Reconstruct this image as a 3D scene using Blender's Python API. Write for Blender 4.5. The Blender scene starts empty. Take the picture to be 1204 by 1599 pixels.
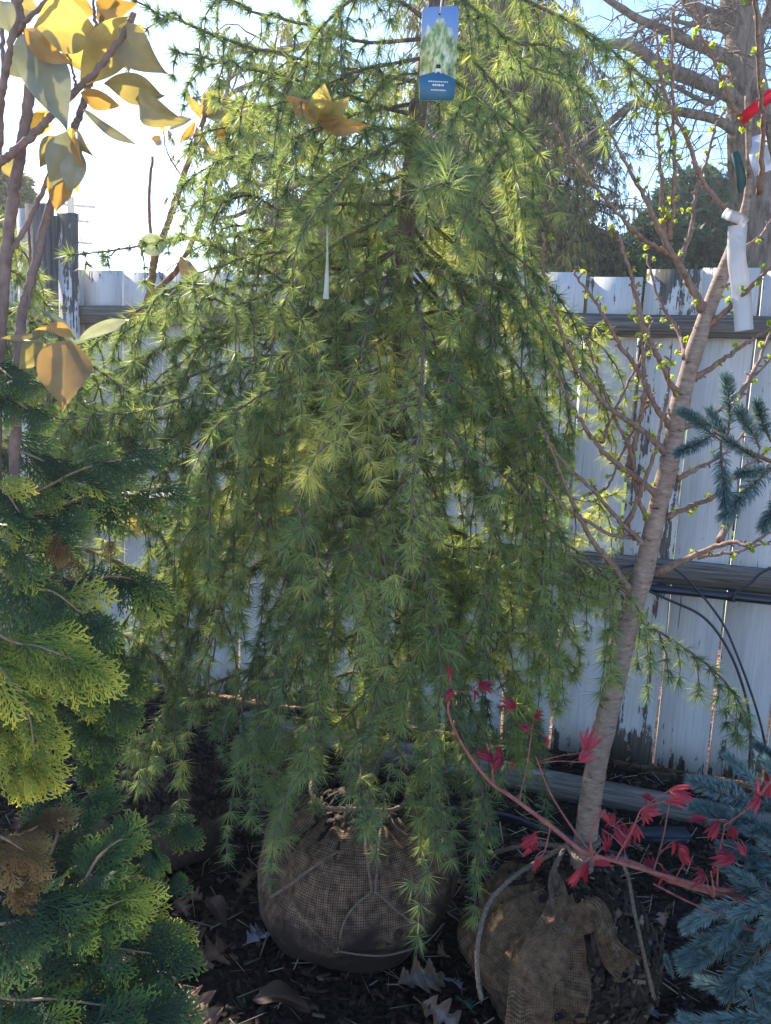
import bpy, math, random
import numpy as np
from mathutils import Vector

random.seed(7)
RNG = np.random.default_rng(11)
SC = bpy.context.scene
COL = SC.collection

# ------------------------------------------------------------------ camera
FPX, PITCH, ROLL, CAMH = 1206.7, 0.15121, 0.04668, 1.3657
_cp, _sp = math.cos(PITCH), math.sin(PITCH)
CF = np.array([0, _cp, -_sp]); _R0 = np.array([1.0, 0, 0]); _U0 = np.array([0, _sp, _cp])
CR = math.cos(ROLL) * _R0 + math.sin(ROLL) * _U0
CU = -math.sin(ROLL) * _R0 + math.cos(ROLL) * _U0
cam_d = bpy.data.cameras.new('camera'); cam = bpy.data.objects.new('camera', cam_d); COL.objects.link(cam)
from mathutils import Matrix
cam.matrix_world = Matrix(((CR[0], CU[0], -CF[0], 0), (CR[1], CU[1], -CF[1], 0), (CR[2], CU[2], -CF[2], CAMH), (0, 0, 0, 1)))
cam_d.sensor_fit = 'VERTICAL'; cam_d.sensor_height = 24.0; cam_d.lens = 24.0 * FPX / 1599.0
cam_d.clip_start = 0.05; cam_d.clip_end = 2000
cam_d.dof.use_dof = False
SC.camera = cam

# ------------------------------------------------------------------ light
SUN_EL, SUN_AZ = math.radians(35), math.radians(-36)      # azimuth from +Y, negative = left
sd = np.array([math.sin(SUN_AZ) * math.cos(SUN_EL), math.cos(SUN_AZ) * math.cos(SUN_EL), math.sin(SUN_EL)])
w = bpy.data.worlds.new('World'); SC.world = w; w.use_nodes = True
nt = w.node_tree; bg = nt.nodes['Background']
sky = nt.nodes.new('ShaderNodeTexSky'); sky.sky_type = 'NISHITA'; sky.sun_disc = False
sky.sun_elevation = SUN_EL; sky.sun_rotation = SUN_AZ
sky.air_density = 1.0; sky.dust_density = 0.25; sky.ozone_density = 2.5; sky.altitude = 50
hs = nt.nodes.new('ShaderNodeHueSaturation'); hs.inputs['Saturation'].default_value = 1.12; nt.links.new(sky.outputs[0], hs.inputs['Color']); nt.links.new(hs.outputs[0], bg.inputs[0]); bg.inputs[1].default_value = 0.115
sl = bpy.data.lights.new('sun', 'SUN'); sun = bpy.data.objects.new('sun', sl); COL.objects.link(sun)
sl.energy = 5.0; sl.angle = math.radians(0.55); sl.color = (1.0, 0.91, 0.78)
sun.rotation_euler = Vector(sd.tolist()).to_track_quat('Z', 'Y').to_euler()
SC.view_settings.view_transform = 'Standard'; SC.view_settings.look = 'None'
SC.view_settings.exposure = 1.8; SC.view_settings.gamma = 1.0; SC.view_settings.use_curve_mapping = False
SC.cycles.max_bounces = 8; SC.cycles.transmission_bounces = 6; SC.cycles.diffuse_bounces = 5
SC.cycles.transparent_max_bounces = 8
SC.cycles.use_denoising = True
SC.cycles.sample_clamp_indirect = 8

# ------------------------------------------------------------------ helpers
def PY(px, py, Y):
    """world point where the ray of photo pixel (px,py) meets the plane y=Y"""
    d = CF + CR * (px - 602) / FPX + CU * (799.5 - py) / FPX
    return np.array([0, 0, CAMH]) + d * (Y / d[1])
def PZ(px, py, Z):
    d = CF + CR * (px - 602) / FPX + CU * (799.5 - py) / FPX
    return np.array([0, 0, CAMH]) + d * ((Z - CAMH) / d[2])
FYAW, FD, FU0 = -0.2782, 3.092, 0.9145
FU = np.array([math.cos(FYAW), math.sin(FYAW), 0]); FN = np.array([math.sin(FYAW), -math.cos(FYAW), 0])  # FN towards camera
F0 = np.array([0, FD, 0]) + FU * FU0
def WF(u, z, off=0.0): return F0 + FU * u + np.array([0, 0, z]) + FN * off
def FP(px, py, off=0.0):
    d = CF + CR * (px - 602) / FPX + CU * (799.5 - py) / FPX
    o = np.array([0, 0, CAMH]); p0 = F0 + FN * off
    p = o + d * (((p0 - o) @ FN) / (d @ FN))
    return (p - F0) @ FU, p[2]

def nrm(v):
    v = np.asarray(v, float); l = np.linalg.norm(v, axis=-1, keepdims=True); return v / np.maximum(l, 1e-9)

class MB:
    def __init__(s): s.v = []; s.f = []; s.t = []; s.mi = []; s.n = 0
    def add(s, v, f, tone=0.5, mi=0):
        v = np.asarray(v, np.float32).reshape(-1, 3); f = np.asarray(f, np.int32)
        s.v.append(v); s.f.append(f + s.n); s.mi.append(np.full(len(f), mi, np.int32))
        s.t.append(np.broadcast_to(np.asarray(tone, np.float32), (len(v),)).copy()); s.n += len(v)
    def mesh(s, name, mats, smooth=False):
        me = bpy.data.meshes.new(name)
        v = np.concatenate(s.v) if s.v else np.zeros((0, 3), np.float32)
        me.vertices.add(len(v)); me.vertices.foreach_set('co', v.ravel())
        loops = np.concatenate([f.ravel() for f in s.f]); cnt = np.concatenate([np.full(len(f), f.shape[1], np.int32) for f in s.f])
        me.loops.add(len(loops)); me.loops.foreach_set('vertex_index', loops)
        me.polygons.add(len(cnt)); st = np.concatenate([[0], np.cumsum(cnt)[:-1]]).astype(np.int32)
        me.polygons.foreach_set('loop_start', st); me.polygons.foreach_set('loop_total', cnt)
        me.polygons.foreach_set('material_index', np.concatenate(s.mi))
        if smooth: me.polygons.foreach_set('use_smooth', np.ones(len(cnt), bool))
        a = me.attributes.new('tone', 'FLOAT', 'POINT'); a.data.foreach_set('value', np.concatenate(s.t))
        me.update(calc_edges=True); me.validate()
        for m in (mats if isinstance(mats, (list, tuple)) else [mats]): me.materials.append(m)
        return me
    def build(s, name, mats, parent=None, smooth=False, loc=None, **props):
        if loc is not None:
            for v in s.v: v -= np.asarray(loc, np.float32)
        o = bpy.data.objects.new(name, s.mesh(name, mats, smooth)); COL.objects.link(o)
        if loc is not None: o.location = loc
        if parent is not None: o.parent = parent
        for k, x in props.items(): o[k] = x
        return o

def thing(name, label, cat, loc=(0, 0, 0), group=None):
    o = bpy.data.objects.new(name, None); COL.objects.link(o); o.location = loc; o.empty_display_size = .05
    o['label'] = label; o['category'] = cat
    if group: o['group'] = group
    return o
# parts whose coordinates are world coordinates get the parent's offset removed
def part(mb, name, mats, parent, smooth=False, **props):
    l = np.array(parent.location) if parent.parent is None else np.array(parent.location) + np.array(parent.parent.location)
    for i in range(len(mb.v)): mb.v[i] = mb.v[i] - l.astype(np.float32)
    return mb.build(name, mats, parent, smooth, **props)

def catmull(P, n):
    P = np.asarray(P, float)
    if len(P) == 2: return P[0] + (P[1] - P[0]) * np.linspace(0, 1, n)[:, None]
    Q = np.vstack([2 * P[0] - P[1], P, 2 * P[-1] - P[-2]]); t = np.linspace(0, len(P) - 1 - 1e-6, n)
    i = t.astype(int); u = (t - i)[:, None]; a, b, c, d = Q[i], Q[i + 1], Q[i + 2], Q[i + 3]
    return .5 * (2 * b + (c - a) * u + (2 * a - 5 * b + 4 * c - d) * u ** 2 + (3 * b - a - 3 * c + d) * u ** 3)
def frames(P):
    T = nrm(np.gradient(P, axis=0)); N = np.zeros_like(T)
    a = np.array([0, 0, 1.0]) if abs(T[0][2]) < .9 else np.array([1.0, 0, 0])
    n = nrm(np.cross(T[0], a))
    for i in range(len(P)):
        n = n - T[i] * (n @ T[i]); n = n / max(np.linalg.norm(n), 1e-9); N[i] = n
    return T, N, np.cross(T, N)
def tube(mb, P, r, sides=6, tone=.5, mi=0, cap=True, rough=0):
    P = np.asarray(P, float); n = len(P); r = np.broadcast_to(np.asarray(r, float), (n,))
    T, N, B = frames(P); a = np.linspace(0, 2 * math.pi, sides, endpoint=False)
    rr = r[:, None] * (1 + (rough * RNG.normal(size=(n, sides)) if rough else 0))
    v = P[:, None, :] + rr[:, :, None] * (np.cos(a)[None, :, None] * N[:, None] + np.sin(a)[None, :, None] * B[:, None])
    i = np.arange(n - 1)[:, None] * sides; j = np.arange(sides)[None]; k = (j + 1) % sides
    f = np.stack([i + j, i + k, i + sides + k, i + sides + j], -1).reshape(-1, 4)
    if np.ndim(tone): tone = np.repeat(tone, sides)
    mb.add(v.reshape(-1, 3), f, tone, mi)
    if cap:
        base = mb.n - n * sides
        mb.f.append(np.array([[base + (n - 1) * sides + q for q in range(sides)]], np.int32)); mb.mi.append(np.array([mi], np.int32))
        mb.f.append(np.array([[base + q for q in reversed(range(sides))]], np.int32)); mb.mi.append(np.array([mi], np.int32))
def box(mb, o, ex, ey, ez, tone=.5, mi=0):
    """box from corner o with edge vectors"""
    o, ex, ey, ez = [np.asarray(q, float) for q in (o, ex, ey, ez)]
    v = [o, o + ex, o + ex + ey, o + ey, o + ez, o + ex + ez, o + ex + ey + ez, o + ey + ez]
    mb.add(v, [[0, 3, 2, 1], [4, 5, 6, 7], [0, 1, 5, 4], [1, 2, 6, 5], [2, 3, 7, 6], [3, 0, 4, 7]], tone, mi)
def rand_unit(n):
    return nrm(RNG.normal(size=(n, 3)))
def tufts(mb, C, A, k, ln, width, a0, a1, tonefn=None, jit=.25, tri=False):
    """k flat needles round every centre C with axis A, opened between a0 and a1 radians from the axis"""
    n = len(C)
    if n == 0: return
    C = np.repeat(C, k, 0); A = np.repeat(nrm(A), k, 0)
    r = rand_unit(n * k); perp = nrm(r - A * (r * A).sum(1, keepdims=True))
    th = RNG.uniform(a0, a1, n * k)[:, None]
    D = A * np.cos(th) + perp * np.sin(th)
    L = (ln if np.isscalar(ln) else np.repeat(ln, k)) * RNG.uniform(1 - jit, 1 + jit * .6, n * k)
    L = L[:, None]
    W = nrm(np.cross(D, rand_unit(n * k))) * width * .5
    sag = np.array([0, 0, -1.0]) * L * .08
    if tri:
        bend = perp * L * .06
        v = np.stack([C - W, C + W, C + D * L + sag - bend], 1); f = np.arange(n * k)[:, None] * 3 + np.array([[0, 1, 2]])
        tn = RNG.uniform(0, 1, n) if tonefn is None else tonefn
        tn = np.repeat(tn, k) + RNG.normal(0, .08, n * k)
        mb.add(v.reshape(-1, 3), f, np.clip(np.repeat(tn, 3), 0, 1)); return
    v = np.stack([C - W, C + W, C + D * L * .55 + W * .8 + sag * .2, C + D * L + sag, C + D * L * .55 - W * .8 + sag * .2], 1)
    f = np.arange(n * k)[:, None] * 5 + np.array([[0, 1, 2, 3, 4]])
    tn = RNG.uniform(0, 1, n) if tonefn is None else tonefn
    tn = np.repeat(tn, k) + RNG.normal(0, .08, n * k)
    mb.add(v.reshape(-1, 3), f, np.clip(np.repeat(tn, 5), 0, 1))

# ------------------------------------------------------------------ materials
def mat(name):
    m = bpy.data.materials.new(name); m.use_nodes = True; n = m.node_tree.nodes; n.clear()
    return m, n, m.node_tree.links
def ramp(n, stops, interp='LINEAR'):
    r = n.new('ShaderNodeValToRGB'); r.color_ramp.interpolation = interp; e = r.color_ramp.elements
    while len(e) < len(stops): e.new(.5)
    for q, (p, c) in zip(e, stops): q.position = p; q.color = (*c, 1) if len(c) == 3 else c
    return r
def leaf_mat(name, stops, trans=.35, rough=.5, spec=.25, nscale=30, objrand=.35, tcol=None, noise=.25):
    m, n, L = mat(name)
    at = n.new('ShaderNodeAttribute'); at.attribute_name = 'tone'
    oi = n.new('ShaderNodeObjectInfo'); nz = n.new('ShaderNodeTexNoise'); nz.inputs['Scale'].default_value = nscale
    tc = n.new('ShaderNodeTexCoord'); L.new(tc.outputs['Object'], nz.inputs['Vector'])
    a = n.new('ShaderNodeMath'); a.operation = 'MULTIPLY_ADD'; L.new(oi.outputs['Random'], a.inputs[0]); a.inputs[1].default_value = objrand; L.new(at.outputs['Fac'], a.inputs[2])
    b = n.new('ShaderNodeMath'); b.operation = 'MULTIPLY_ADD'; L.new(nz.outputs[0], b.inputs[0]); b.inputs[1].default_value = noise * 2; L.new(a.outputs[0], b.inputs[2])
    c = n.new('ShaderNodeMath'); c.operation = 'SUBTRACT'; L.new(b.outputs[0], c.inputs[0]); c.inputs[1].default_value = objrand * .5 + noise
    r = ramp(n, stops); L.new(c.outputs[0], r.inputs[0])
    p = n.new('ShaderNodeBsdfPrincipled'); p.inputs['Roughness'].default_value = rough; p.inputs['Specular IOR Level'].default_value = spec
    L.new(r.outputs[0], p.inputs['Base Color'])
    t = n.new('ShaderNodeBsdfTranslucent')
    if tcol:
        mx = n.new('ShaderNodeMix'); mx.data_type = 'RGBA'; mx.blend_type = 'MULTIPLY'; mx.inputs[0].default_value = 1
        L.new(r.outputs[0], mx.inputs[6]); mx.inputs[7].default_value = (*tcol, 1); L.new(mx.outputs[2], t.inputs[0])
    else: L.new(r.outputs[0], t.inputs[0])
    ms = n.new('ShaderNodeMixShader'); ms.inputs[0].default_value = trans
    L.new(p.outputs[0], ms.inputs[1]); L.new(t.outputs[0], ms.inputs[2])
    o = n.new('ShaderNodeOutputMaterial'); L.new(ms.outputs[0], o.inputs[0])
    return m
def bark_mat(name, stops, scale=(60, 60, 12), bump=.6, rough=.85, detail=6, dist=.004, tonew=0.0):
    m, n, L = mat(name)
    tc = n.new('ShaderNodeTexCoord'); mp = n.new('ShaderNodeMapping'); mp.inputs['Scale'].default_value = scale
    L.new(tc.outputs['Object'], mp.inputs[0])
    nz = n.new('ShaderNodeTexNoise'); nz.inputs['Scale'].default_value = 1; nz.inputs['Detail'].default_value = detail; nz.inputs['Roughness'].default_value = .65
    L.new(mp.outputs[0], nz.inputs['Vector'])
    r = ramp(n, stops); L.new(nz.outputs[0], r.inputs[0])
    p = n.new('ShaderNodeBsdfPrincipled'); p.inputs['Roughness'].default_value = rough; p.inputs['Specular IOR Level'].default_value = .2
    L.new(r.outputs[0], p.inputs['Base Color'])
    bp = n.new('ShaderNodeBump'); bp.inputs['Strength'].default_value = bump; bp.inputs['Distance'].default_value = dist
    L.new(nz.outputs[0], bp.inputs['Height']); L.new(bp.outputs[0], p.inputs['Normal'])
    o = n.new('ShaderNodeOutputMaterial'); L.new(p.outputs[0], o.inputs[0])
    return m
def plain(name, c, rough=.5, spec=.4, metal=0, vary=.15, nscale=40, bump=0, trans=0):
    m, n, L = mat(name)
    tc = n.new('ShaderNodeTexCoord'); nz = n.new('ShaderNodeTexNoise'); nz.inputs['Scale'].default_value = nscale; nz.inputs['Detail'].default_value = 4
    L.new(tc.outputs['Object'], nz.inputs['Vector'])
    r = ramp(n, [(.3, [q * (1 - vary) for q in c]), (.7, [min(1, q * (1 + vary)) for q in c])]); L.new(nz.outputs[0], r.inputs[0])
    p = n.new('ShaderNodeBsdfPrincipled'); p.inputs['Roughness'].default_value = rough; p.inputs['Specular IOR Level'].default_value = spec
    p.inputs['Metallic'].default_value = metal; L.new(r.outputs[0], p.inputs['Base Color'])
    if bump:
        bp = n.new('ShaderNodeBump'); bp.inputs['Strength'].default_value = bump; bp.inputs['Distance'].default_value = .002
        L.new(nz.outputs[0], bp.inputs['Height']); L.new(bp.outputs[0], p.inputs['Normal'])
    o = n.new('ShaderNodeOutputMaterial'); out = p.outputs[0]
    if trans:
        t = n.new('ShaderNodeBsdfTranslucent'); L.new(r.outputs[0], t.inputs[0]); ms = n.new('ShaderNodeMixShader'); ms.inputs[0].default_value = trans
        L.new(out, ms.inputs[1]); L.new(t.outputs[0], ms.inputs[2]); out = ms.outputs[0]
    L.new(out, o.inputs[0]); return m

M = {}
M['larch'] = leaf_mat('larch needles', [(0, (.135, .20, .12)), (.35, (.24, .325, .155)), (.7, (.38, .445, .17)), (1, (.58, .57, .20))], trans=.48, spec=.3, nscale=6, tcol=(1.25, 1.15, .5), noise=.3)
M['larchwood'] = bark_mat('larch bark', [(.3, (.07, .05, .04)), (.6, (.17, .125, .105)), (.8, (.27, .22, .20))], scale=(70, 70, 22))
M['twig'] = bark_mat('twig bark', [(.3, (.16, .10, .065)), (.7, (.33, .24, .17))], scale=(150, 150, 60), bump=.3)
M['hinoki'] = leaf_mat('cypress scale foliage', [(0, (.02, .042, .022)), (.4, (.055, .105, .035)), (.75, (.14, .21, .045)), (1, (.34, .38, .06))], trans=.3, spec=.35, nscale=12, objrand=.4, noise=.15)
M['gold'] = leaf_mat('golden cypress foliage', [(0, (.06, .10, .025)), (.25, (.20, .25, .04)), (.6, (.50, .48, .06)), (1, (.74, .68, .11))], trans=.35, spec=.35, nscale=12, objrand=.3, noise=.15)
M['dry'] = leaf_mat('dry cypress foliage', [(0, (.09, .05, .02)), (.5, (.22, .125, .045)), (1, (.36, .24, .10))], trans=.25, nscale=12)
M['spruce'] = leaf_mat('blue spruce needles', [(0, (.06, .12, .12)), (.5, (.16, .25, .26)), (1, (.34, .45, .46))], trans=.2, spec=.4, nscale=20, tcol=(1, 1, .8), noise=.15)
M['sprucewood'] = bark_mat('spruce twig bark', [(.3, (.09, .05, .028)), (.7, (.20, .125, .075))], scale=(90, 90, 90))
M['sapbark'] = bark_mat('smooth sapling bark', [(.35, (.07, .045, .035)), (.385, (.20, .145, .12)), (.55, (.28, .21, .175)), (.75, (.38, .31, .27))], scale=(42, 42, 120), bump=.5, dist=.003)
M['sapbranch'] = bark_mat('sapling branch bark', [(.3, (.12, .075, .06)), (.7, (.30, .21, .17))], scale=(120, 120, 60), bump=.3)
M['ginkgo'] = leaf_mat('young yellow green leaves', [(0, (.24, .36, .05)), (.5, (.46, .54, .06)), (1, (.68, .68, .10))], trans=.5, noise=.1)
M['maple'] = leaf_mat('red young leaves', [(0, (.17, .012, .026)), (.5, (.34, .026, .055)), (1, (.52, .08, .10))], trans=.4, spec=.3, noise=.2, objrand=.7)
M['maplestem'] = bark_mat('red maple bark', [(.3, (.15, .045, .045)), (.7, (.32, .12, .10))], scale=(60, 60, 60), bump=.2, rough=.5)
M['magstem'] = bark_mat('magnolia stem bark', [(.3, (.11, .075, .075)), (.7, (.25, .18, .16))], scale=(60, 60, 40), bump=.4)
M['magred'] = bark_mat('reddish magnolia bark', [(.3, (.16, .07, .05)), (.7, (.32, .17, .13))], scale=(60, 60, 40), bump=.4)
M['bigbark'] = bark_mat('furrowed bark', [(.3, (.05, .035, .03)), (.5, (.20, .15, .13)), (.75, (.36, .29, .25))], scale=(16, 16, 3), bump=1.0, dist=.03)
M['bgbranch'] = bark_mat('far branch bark', [(.3, (.08, .055, .045)), (.7, (.24, .18, .15))], scale=(20, 20, 20))
M['droop'] = leaf_mat('drooping evergreen foliage', [(0, (.035, .055, .045)), (.5, (.085, .115, .06)), (1, (.22, .20, .10))], trans=.35, nscale=1.0, noise=.35)
M['olive'] = leaf_mat('sunny olive foliage', [(0, (.07, .09, .04)), (.5, (.17, .19, .07)), (1, (.36, .32, .13))], trans=.4, nscale=1.0, noise=.35)
M['darkfir'] = leaf_mat('dark evergreen foliage', [(0, (.018, .045, .03)), (.5, (.04, .085, .04)), (1, (.10, .15, .06))], trans=.25, nscale=1.0, noise=.35)
M['soil'] = bark_mat('dark damp soil', [(.3, (.010, .008, .007)), (.6, (.035, .026, .021)), (.8, (.07, .05, .04))], scale=(45, 45, 45), bump=1, dist=.01)
M['chip'] = leaf_mat('bark chips', [(0, (.008, .006, .006)), (.45, (.024, .016, .014)), (.85, (.075, .05, .038)), (1, (.20, .14, .10))], trans=0, noise=.1, spec=.2, rough=.8)
M['straw'] = leaf_mat('dry straw', [(0, (.12, .09, .07)), (1, (.42, .34, .26))], trans=.1, noise=.1)
M['deadleaf'] = leaf_mat('dead brown leaves', [(0, (.05, .025, .018)), (.4, (.14, .07, .045)), (.8, (.27, .16, .11)), (1, (.36, .27, .24))], trans=.2, noise=.3, nscale=25, objrand=.7)
M['paleleaf'] = leaf_mat('pale lilac leaf back', [(0, (.20, .17, .20)), (1, (.38, .34, .40))], trans=.15, noise=.3, nscale=30)
M['rope'] = bark_mat('sisal rope', [(.3, (.09, .065, .05)), (.7, (.25, .19, .155))], scale=(200, 200, 200), bump=.5)
M['pipe'] = plain('black irrigation pipe', (.012, .016, .032), rough=.32, spec=.6)
M['wire'] = plain('dark cable', (.03, .03, .035), rough=.5)
M['greywood'] = bark_mat('weathered grey wood', [(.3, (.05, .043, .04)), (.5, (.13, .115, .11)), (.75, (.27, .25, .24))], scale=(3, 3, 75), bump=.8, dist=.004)

# weathered white paint
def paint_mat(name, amount):
    m, n, L = mat(name)
    tc = n.new('ShaderNodeTexCoord'); oi = n.new('ShaderNodeObjectInfo'); off = n.new('ShaderNodeVectorMath'); off.operation = 'SCALE'
    cmb = n.new('ShaderNodeCombineXYZ'); L.new(oi.outputs['Random'], cmb.inputs[0]); L.new(oi.outputs['Random'], cmb.inputs[2]); L.new(cmb.outputs[0], off.inputs[0]); off.inputs['Scale'].default_value = 37
    ad = n.new('ShaderNodeVectorMath'); ad.operation = 'ADD'; L.new(tc.outputs['Object'], ad.inputs[0]); L.new(off.outputs[0], ad.inputs[1])
    def noise(sc, det, rough=.6):
        mp = n.new('ShaderNodeMapping'); mp.inputs['Scale'].default_value = sc; L.new(ad.outputs[0], mp.inputs[0])
        z = n.new('ShaderNodeTexNoise'); z.inputs['Scale'].default_value = 1; z.inputs['Detail'].default_value = det; z.inputs['Roughness'].default_value = rough
        L.new(mp.outputs[0], z.inputs['Vector']); return z
    def mth(op, a, b=None, c=None):
        q = n.new('ShaderNodeMath'); q.operation = op
        for i, x in enumerate((a, b, c)):
            if x is None: continue
            if isinstance(x, (int, float)): q.inputs[i].default_value = x
            else: L.new(x, q.inputs[i])
        return q.outputs[0]
    big = noise((9, 9, 1.6), 6); crack = noise((60, 60, 2.2), 5, .7); grain = noise((140, 140, 5), 4); mid = noise((22, 22, 10), 8, .7)
    sep = n.new('ShaderNodeSeparateXYZ'); L.new(tc.outputs['Object'], sep.inputs[0])
    # wear near the foot (splash zone) and near the sawn top, as paint loses hold there
    foot = mth('SUBTRACT', 1.0, mth('MULTIPLY', sep.outputs[2], 5.0)); foot = mth('MAXIMUM', foot, 0)
    top = mth('MAXIMUM', mth('MULTIPLY', mth('SUBTRACT', sep.outputs[2], 1.68), 3.0), 0)
    sc = mth('ADD', mth('MULTIPLY', mid.outputs[0], .55), mth('MULTIPLY', crack.outputs[0], .45))
    sc = mth('ADD', sc, mth('MULTIPLY', foot, .15)); sc = mth('ADD', sc, mth('MULTIPLY', top, .12)); sc = mth('ADD', sc, mth('MULTIPLY', mth('SUBTRACT', big.outputs[0], .5), .35))
    pe = n.new('ShaderNodeMapRange'); L.new(sc, pe.inputs[0]); pe.inputs[1].default_value = .613 - amount; pe.inputs[2].default_value = .631 - amount
    ck = noise((95, 95, 1.3), 3, .5); ckm = mth('MULTIPLY', mth('GREATER_THAN', ck.outputs[0], .71), mth('GREATER_THAN', mid.outputs[0], .43))
    wood = ramp(n, [(.3, (.045, .038, .034)), (.7, (.17, .145, .125))]); L.new(grain.outputs[0], wood.inputs[0])
    pnt = ramp(n, [(.25, (.34, .32, .32)), (.5, (.53, .51, .52)), (.75, (.63, .61, .62))]); L.new(mth('ADD', mth('MULTIPLY', big.outputs[0], .6), mth('MULTIPLY', grain.outputs[0], .4)), pnt.inputs[0])
    mx = n.new('ShaderNodeMix'); mx.data_type = 'RGBA'; pem = mth('MAXIMUM', pe.outputs[0], ckm); L.new(pem, mx.inputs[0]); L.new(pnt.outputs[0], mx.inputs[6]); L.new(wood.outputs[0], mx.inputs[7])
    p = n.new('ShaderNodeBsdfPrincipled'); p.inputs['Roughness'].default_value = .7; p.inputs['Specular IOR Level'].default_value = .25
    L.new(mx.outputs[2], p.inputs['Base Color'])
    h = mth('ADD', mth('MULTIPLY', mth('SUBTRACT', 1.0, pe.outputs[0]), .6), mth('MULTIPLY', grain.outputs[0], .5))
    bp = n.new('ShaderNodeBump'); bp.inputs['Strength'].default_value = .7; bp.inputs['Distance'].default_value = .002; L.new(h, bp.inputs['Height']); L.new(bp.outputs[0], p.inputs['Normal'])
    o = n.new('ShaderNodeOutputMaterial'); L.new(p.outputs[0], o.inputs[0]); return m
M['paint'] = paint_mat('weathered white paint', 0.0)
M['paintworn'] = paint_mat('badly peeled white paint', 0.09)

# ------------------------------------------------------------------ ground
def fbm(x, y, seed=0):
    r = np.random.default_rng(seed); o = np.zeros_like(x)
    for k in range(5):
        fr = 1.7 * 1.9 ** k; a = r.uniform(0, 6.28, 4); d = r.uniform(0, 6.28)
        o += (np.sin(fr * (x * math.cos(d) + y * math.sin(d)) * 2 + a[0]) * np.sin(fr * (y * math.cos(d) - x * math.sin(d)) * 2.3 + a[1])) / 1.6 ** k
    return o
def gh(x, y):
    x = np.asarray(x, float); y = np.asarray(y, float)
    fade = np.clip(1 - np.abs(y - 1.8) / 3.2, 0, 1)
    return fbm(x, y, 3) * .016 * fade
def grid_axis():
    fine = np.linspace(-2.4, 2.4, 110); far = np.array([3, 4, 6, 10, 18, 35, 70, 150, 400])
    return np.concatenate([-far[::-1], fine, far])
gx = grid_axis(); gy = np.concatenate([[-400, -100, -30, -8, -3, -1], np.linspace(0, 4.6, 110), [6, 8, 12, 20, 40, 80, 200, 600]])
X, Y = np.meshgrid(gx, gy); Z = gh(X, Y)
v = np.stack([X, Y, Z], -1).reshape(-1, 3); nx, ny = len(gx), len(gy)
ii = (np.arange(ny - 1)[:, None] * nx + np.arange(nx - 1)[None]).ravel()
g = MB(); g.add(v, np.stack([ii, ii + 1, ii + nx + 1, ii + nx], -1))
def ground_mat():
    m, n, L = mat('mulch litter and grass ground')
    tc = n.new('ShaderNodeTexCoord')
    dt = n.new('ShaderNodeVectorMath'); dt.operation = 'DOT_PRODUCT'; L.new(tc.outputs['Object'], dt.inputs[0]); dt.inputs[1].default_value = (-FN[0], -FN[1], 0)
    d0 = float(F0 @ -FN)
    nz = n.new('ShaderNodeTexNoise'); nz.inputs['Scale'].default_value = 30; nz.inputs['Detail'].default_value = 8; L.new(tc.outputs['Object'], nz.inputs['Vector'])
    nb = n.new('ShaderNodeTexNoise'); nb.inputs['Scale'].default_value = 1.2; nb.inputs['Detail'].default_value = 5; L.new(tc.outputs['Object'], nb.inputs['Vector'])
    vo = n.new('ShaderNodeTexVoronoi'); vo.inputs['Scale'].default_value = 55; L.new(tc.outputs['Object'], vo.inputs['Vector'])
    mul = ramp(n, [(.3, (.006, .005, .005)), (.55, (.018, .013, .012)), (.8, (.045, .032, .026))]); L.new(nz.outputs[0], mul.inputs[0])
    lit = ramp(n, [(.3, (.14, .07, .035)), (.55, (.32, .18, .11)), (.8, (.45, .33, .25))]); L.new(nz.outputs[0], lit.inputs[0])
    gr = ramp(n, [(.3, (.05, .10, .02)), (.6, (.12, .19, .03)), (.8, (.22, .25, .06))]); L.new(nz.outputs[0], gr.inputs[0])
    def step(a, b):
        ad = n.new('ShaderNodeMath'); ad.operation = 'MULTIPLY_ADD'; L.new(nb.outputs[0], ad.inputs[0]); ad.inputs[1].default_value = .5; L.new(dt.outputs['Value'], ad.inputs[2])
        r = n.new('ShaderNodeMapRange'); L.new(ad.outputs[0], r.inputs[0]); r.inputs[1].default_value = a; r.inputs[2].default_value = b; return r
    m1 = n.new('ShaderNodeMix'); m1.data_type = 'RGBA'; s1 = step(d0 + .22, d0 + .34); L.new(s1.outputs[0], m1.inputs[0]); L.new(mul.outputs[0], m1.inputs[6]); L.new(lit.outputs[0], m1.inputs[7])
    m2 = n.new('ShaderNodeMix'); m2.data_type = 'RGBA'; s2 = step(d0 + 2.3, d0 + 2.8); L.new(s2.outputs[0], m2.inputs[0]); L.new(m1.outputs[2], m2.inputs[6]); L.new(gr.outputs[0], m2.inputs[7])
    sy = n.new('ShaderNodeSeparateXYZ'); L.new(tc.outputs['Object'], sy.inputs[0]); m3 = n.new('ShaderNodeMix'); m3.data_type = 'RGBA'; s3 = n.new('ShaderNodeMapRange'); L.new(sy.outputs[1], s3.inputs[0]); s3.inputs[1].default_value = .75; s3.inputs[2].default_value = .65
    bounce = ramp(n, [(.3, (.36, .31, .26)), (.7, (.58, .52, .45))]); L.new(nz.outputs[0], bounce.inputs[0]); L.new(s3.outputs[0], m3.inputs[0]); L.new(m2.outputs[2], m3.inputs[6]); L.new(bounce.outputs[0], m3.inputs[7]); m2 = m3  # unseen pale gravel added near the camera to bounce sunlight as fill
    p = n.new('ShaderNodeBsdfPrincipled'); p.inputs['Roughness'].default_value = .95; p.inputs['Specular IOR Level'].default_value = .1; L.new(m2.outputs[2], p.inputs['Base Color'])
    bp = n.new('ShaderNodeBump'); bp.inputs['Strength'].default_value = 1; bp.inputs['Distance'].default_value = .02; L.new(vo.outputs[0], bp.inputs['Height']); L.new(bp.outputs[0], p.inputs['Normal'])
    o = n.new('ShaderNodeOutputMaterial'); L.new(p.outputs[0], o.inputs[0]); return m
g.build('ground', ground_mat(), smooth=True, kind='structure')

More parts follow.
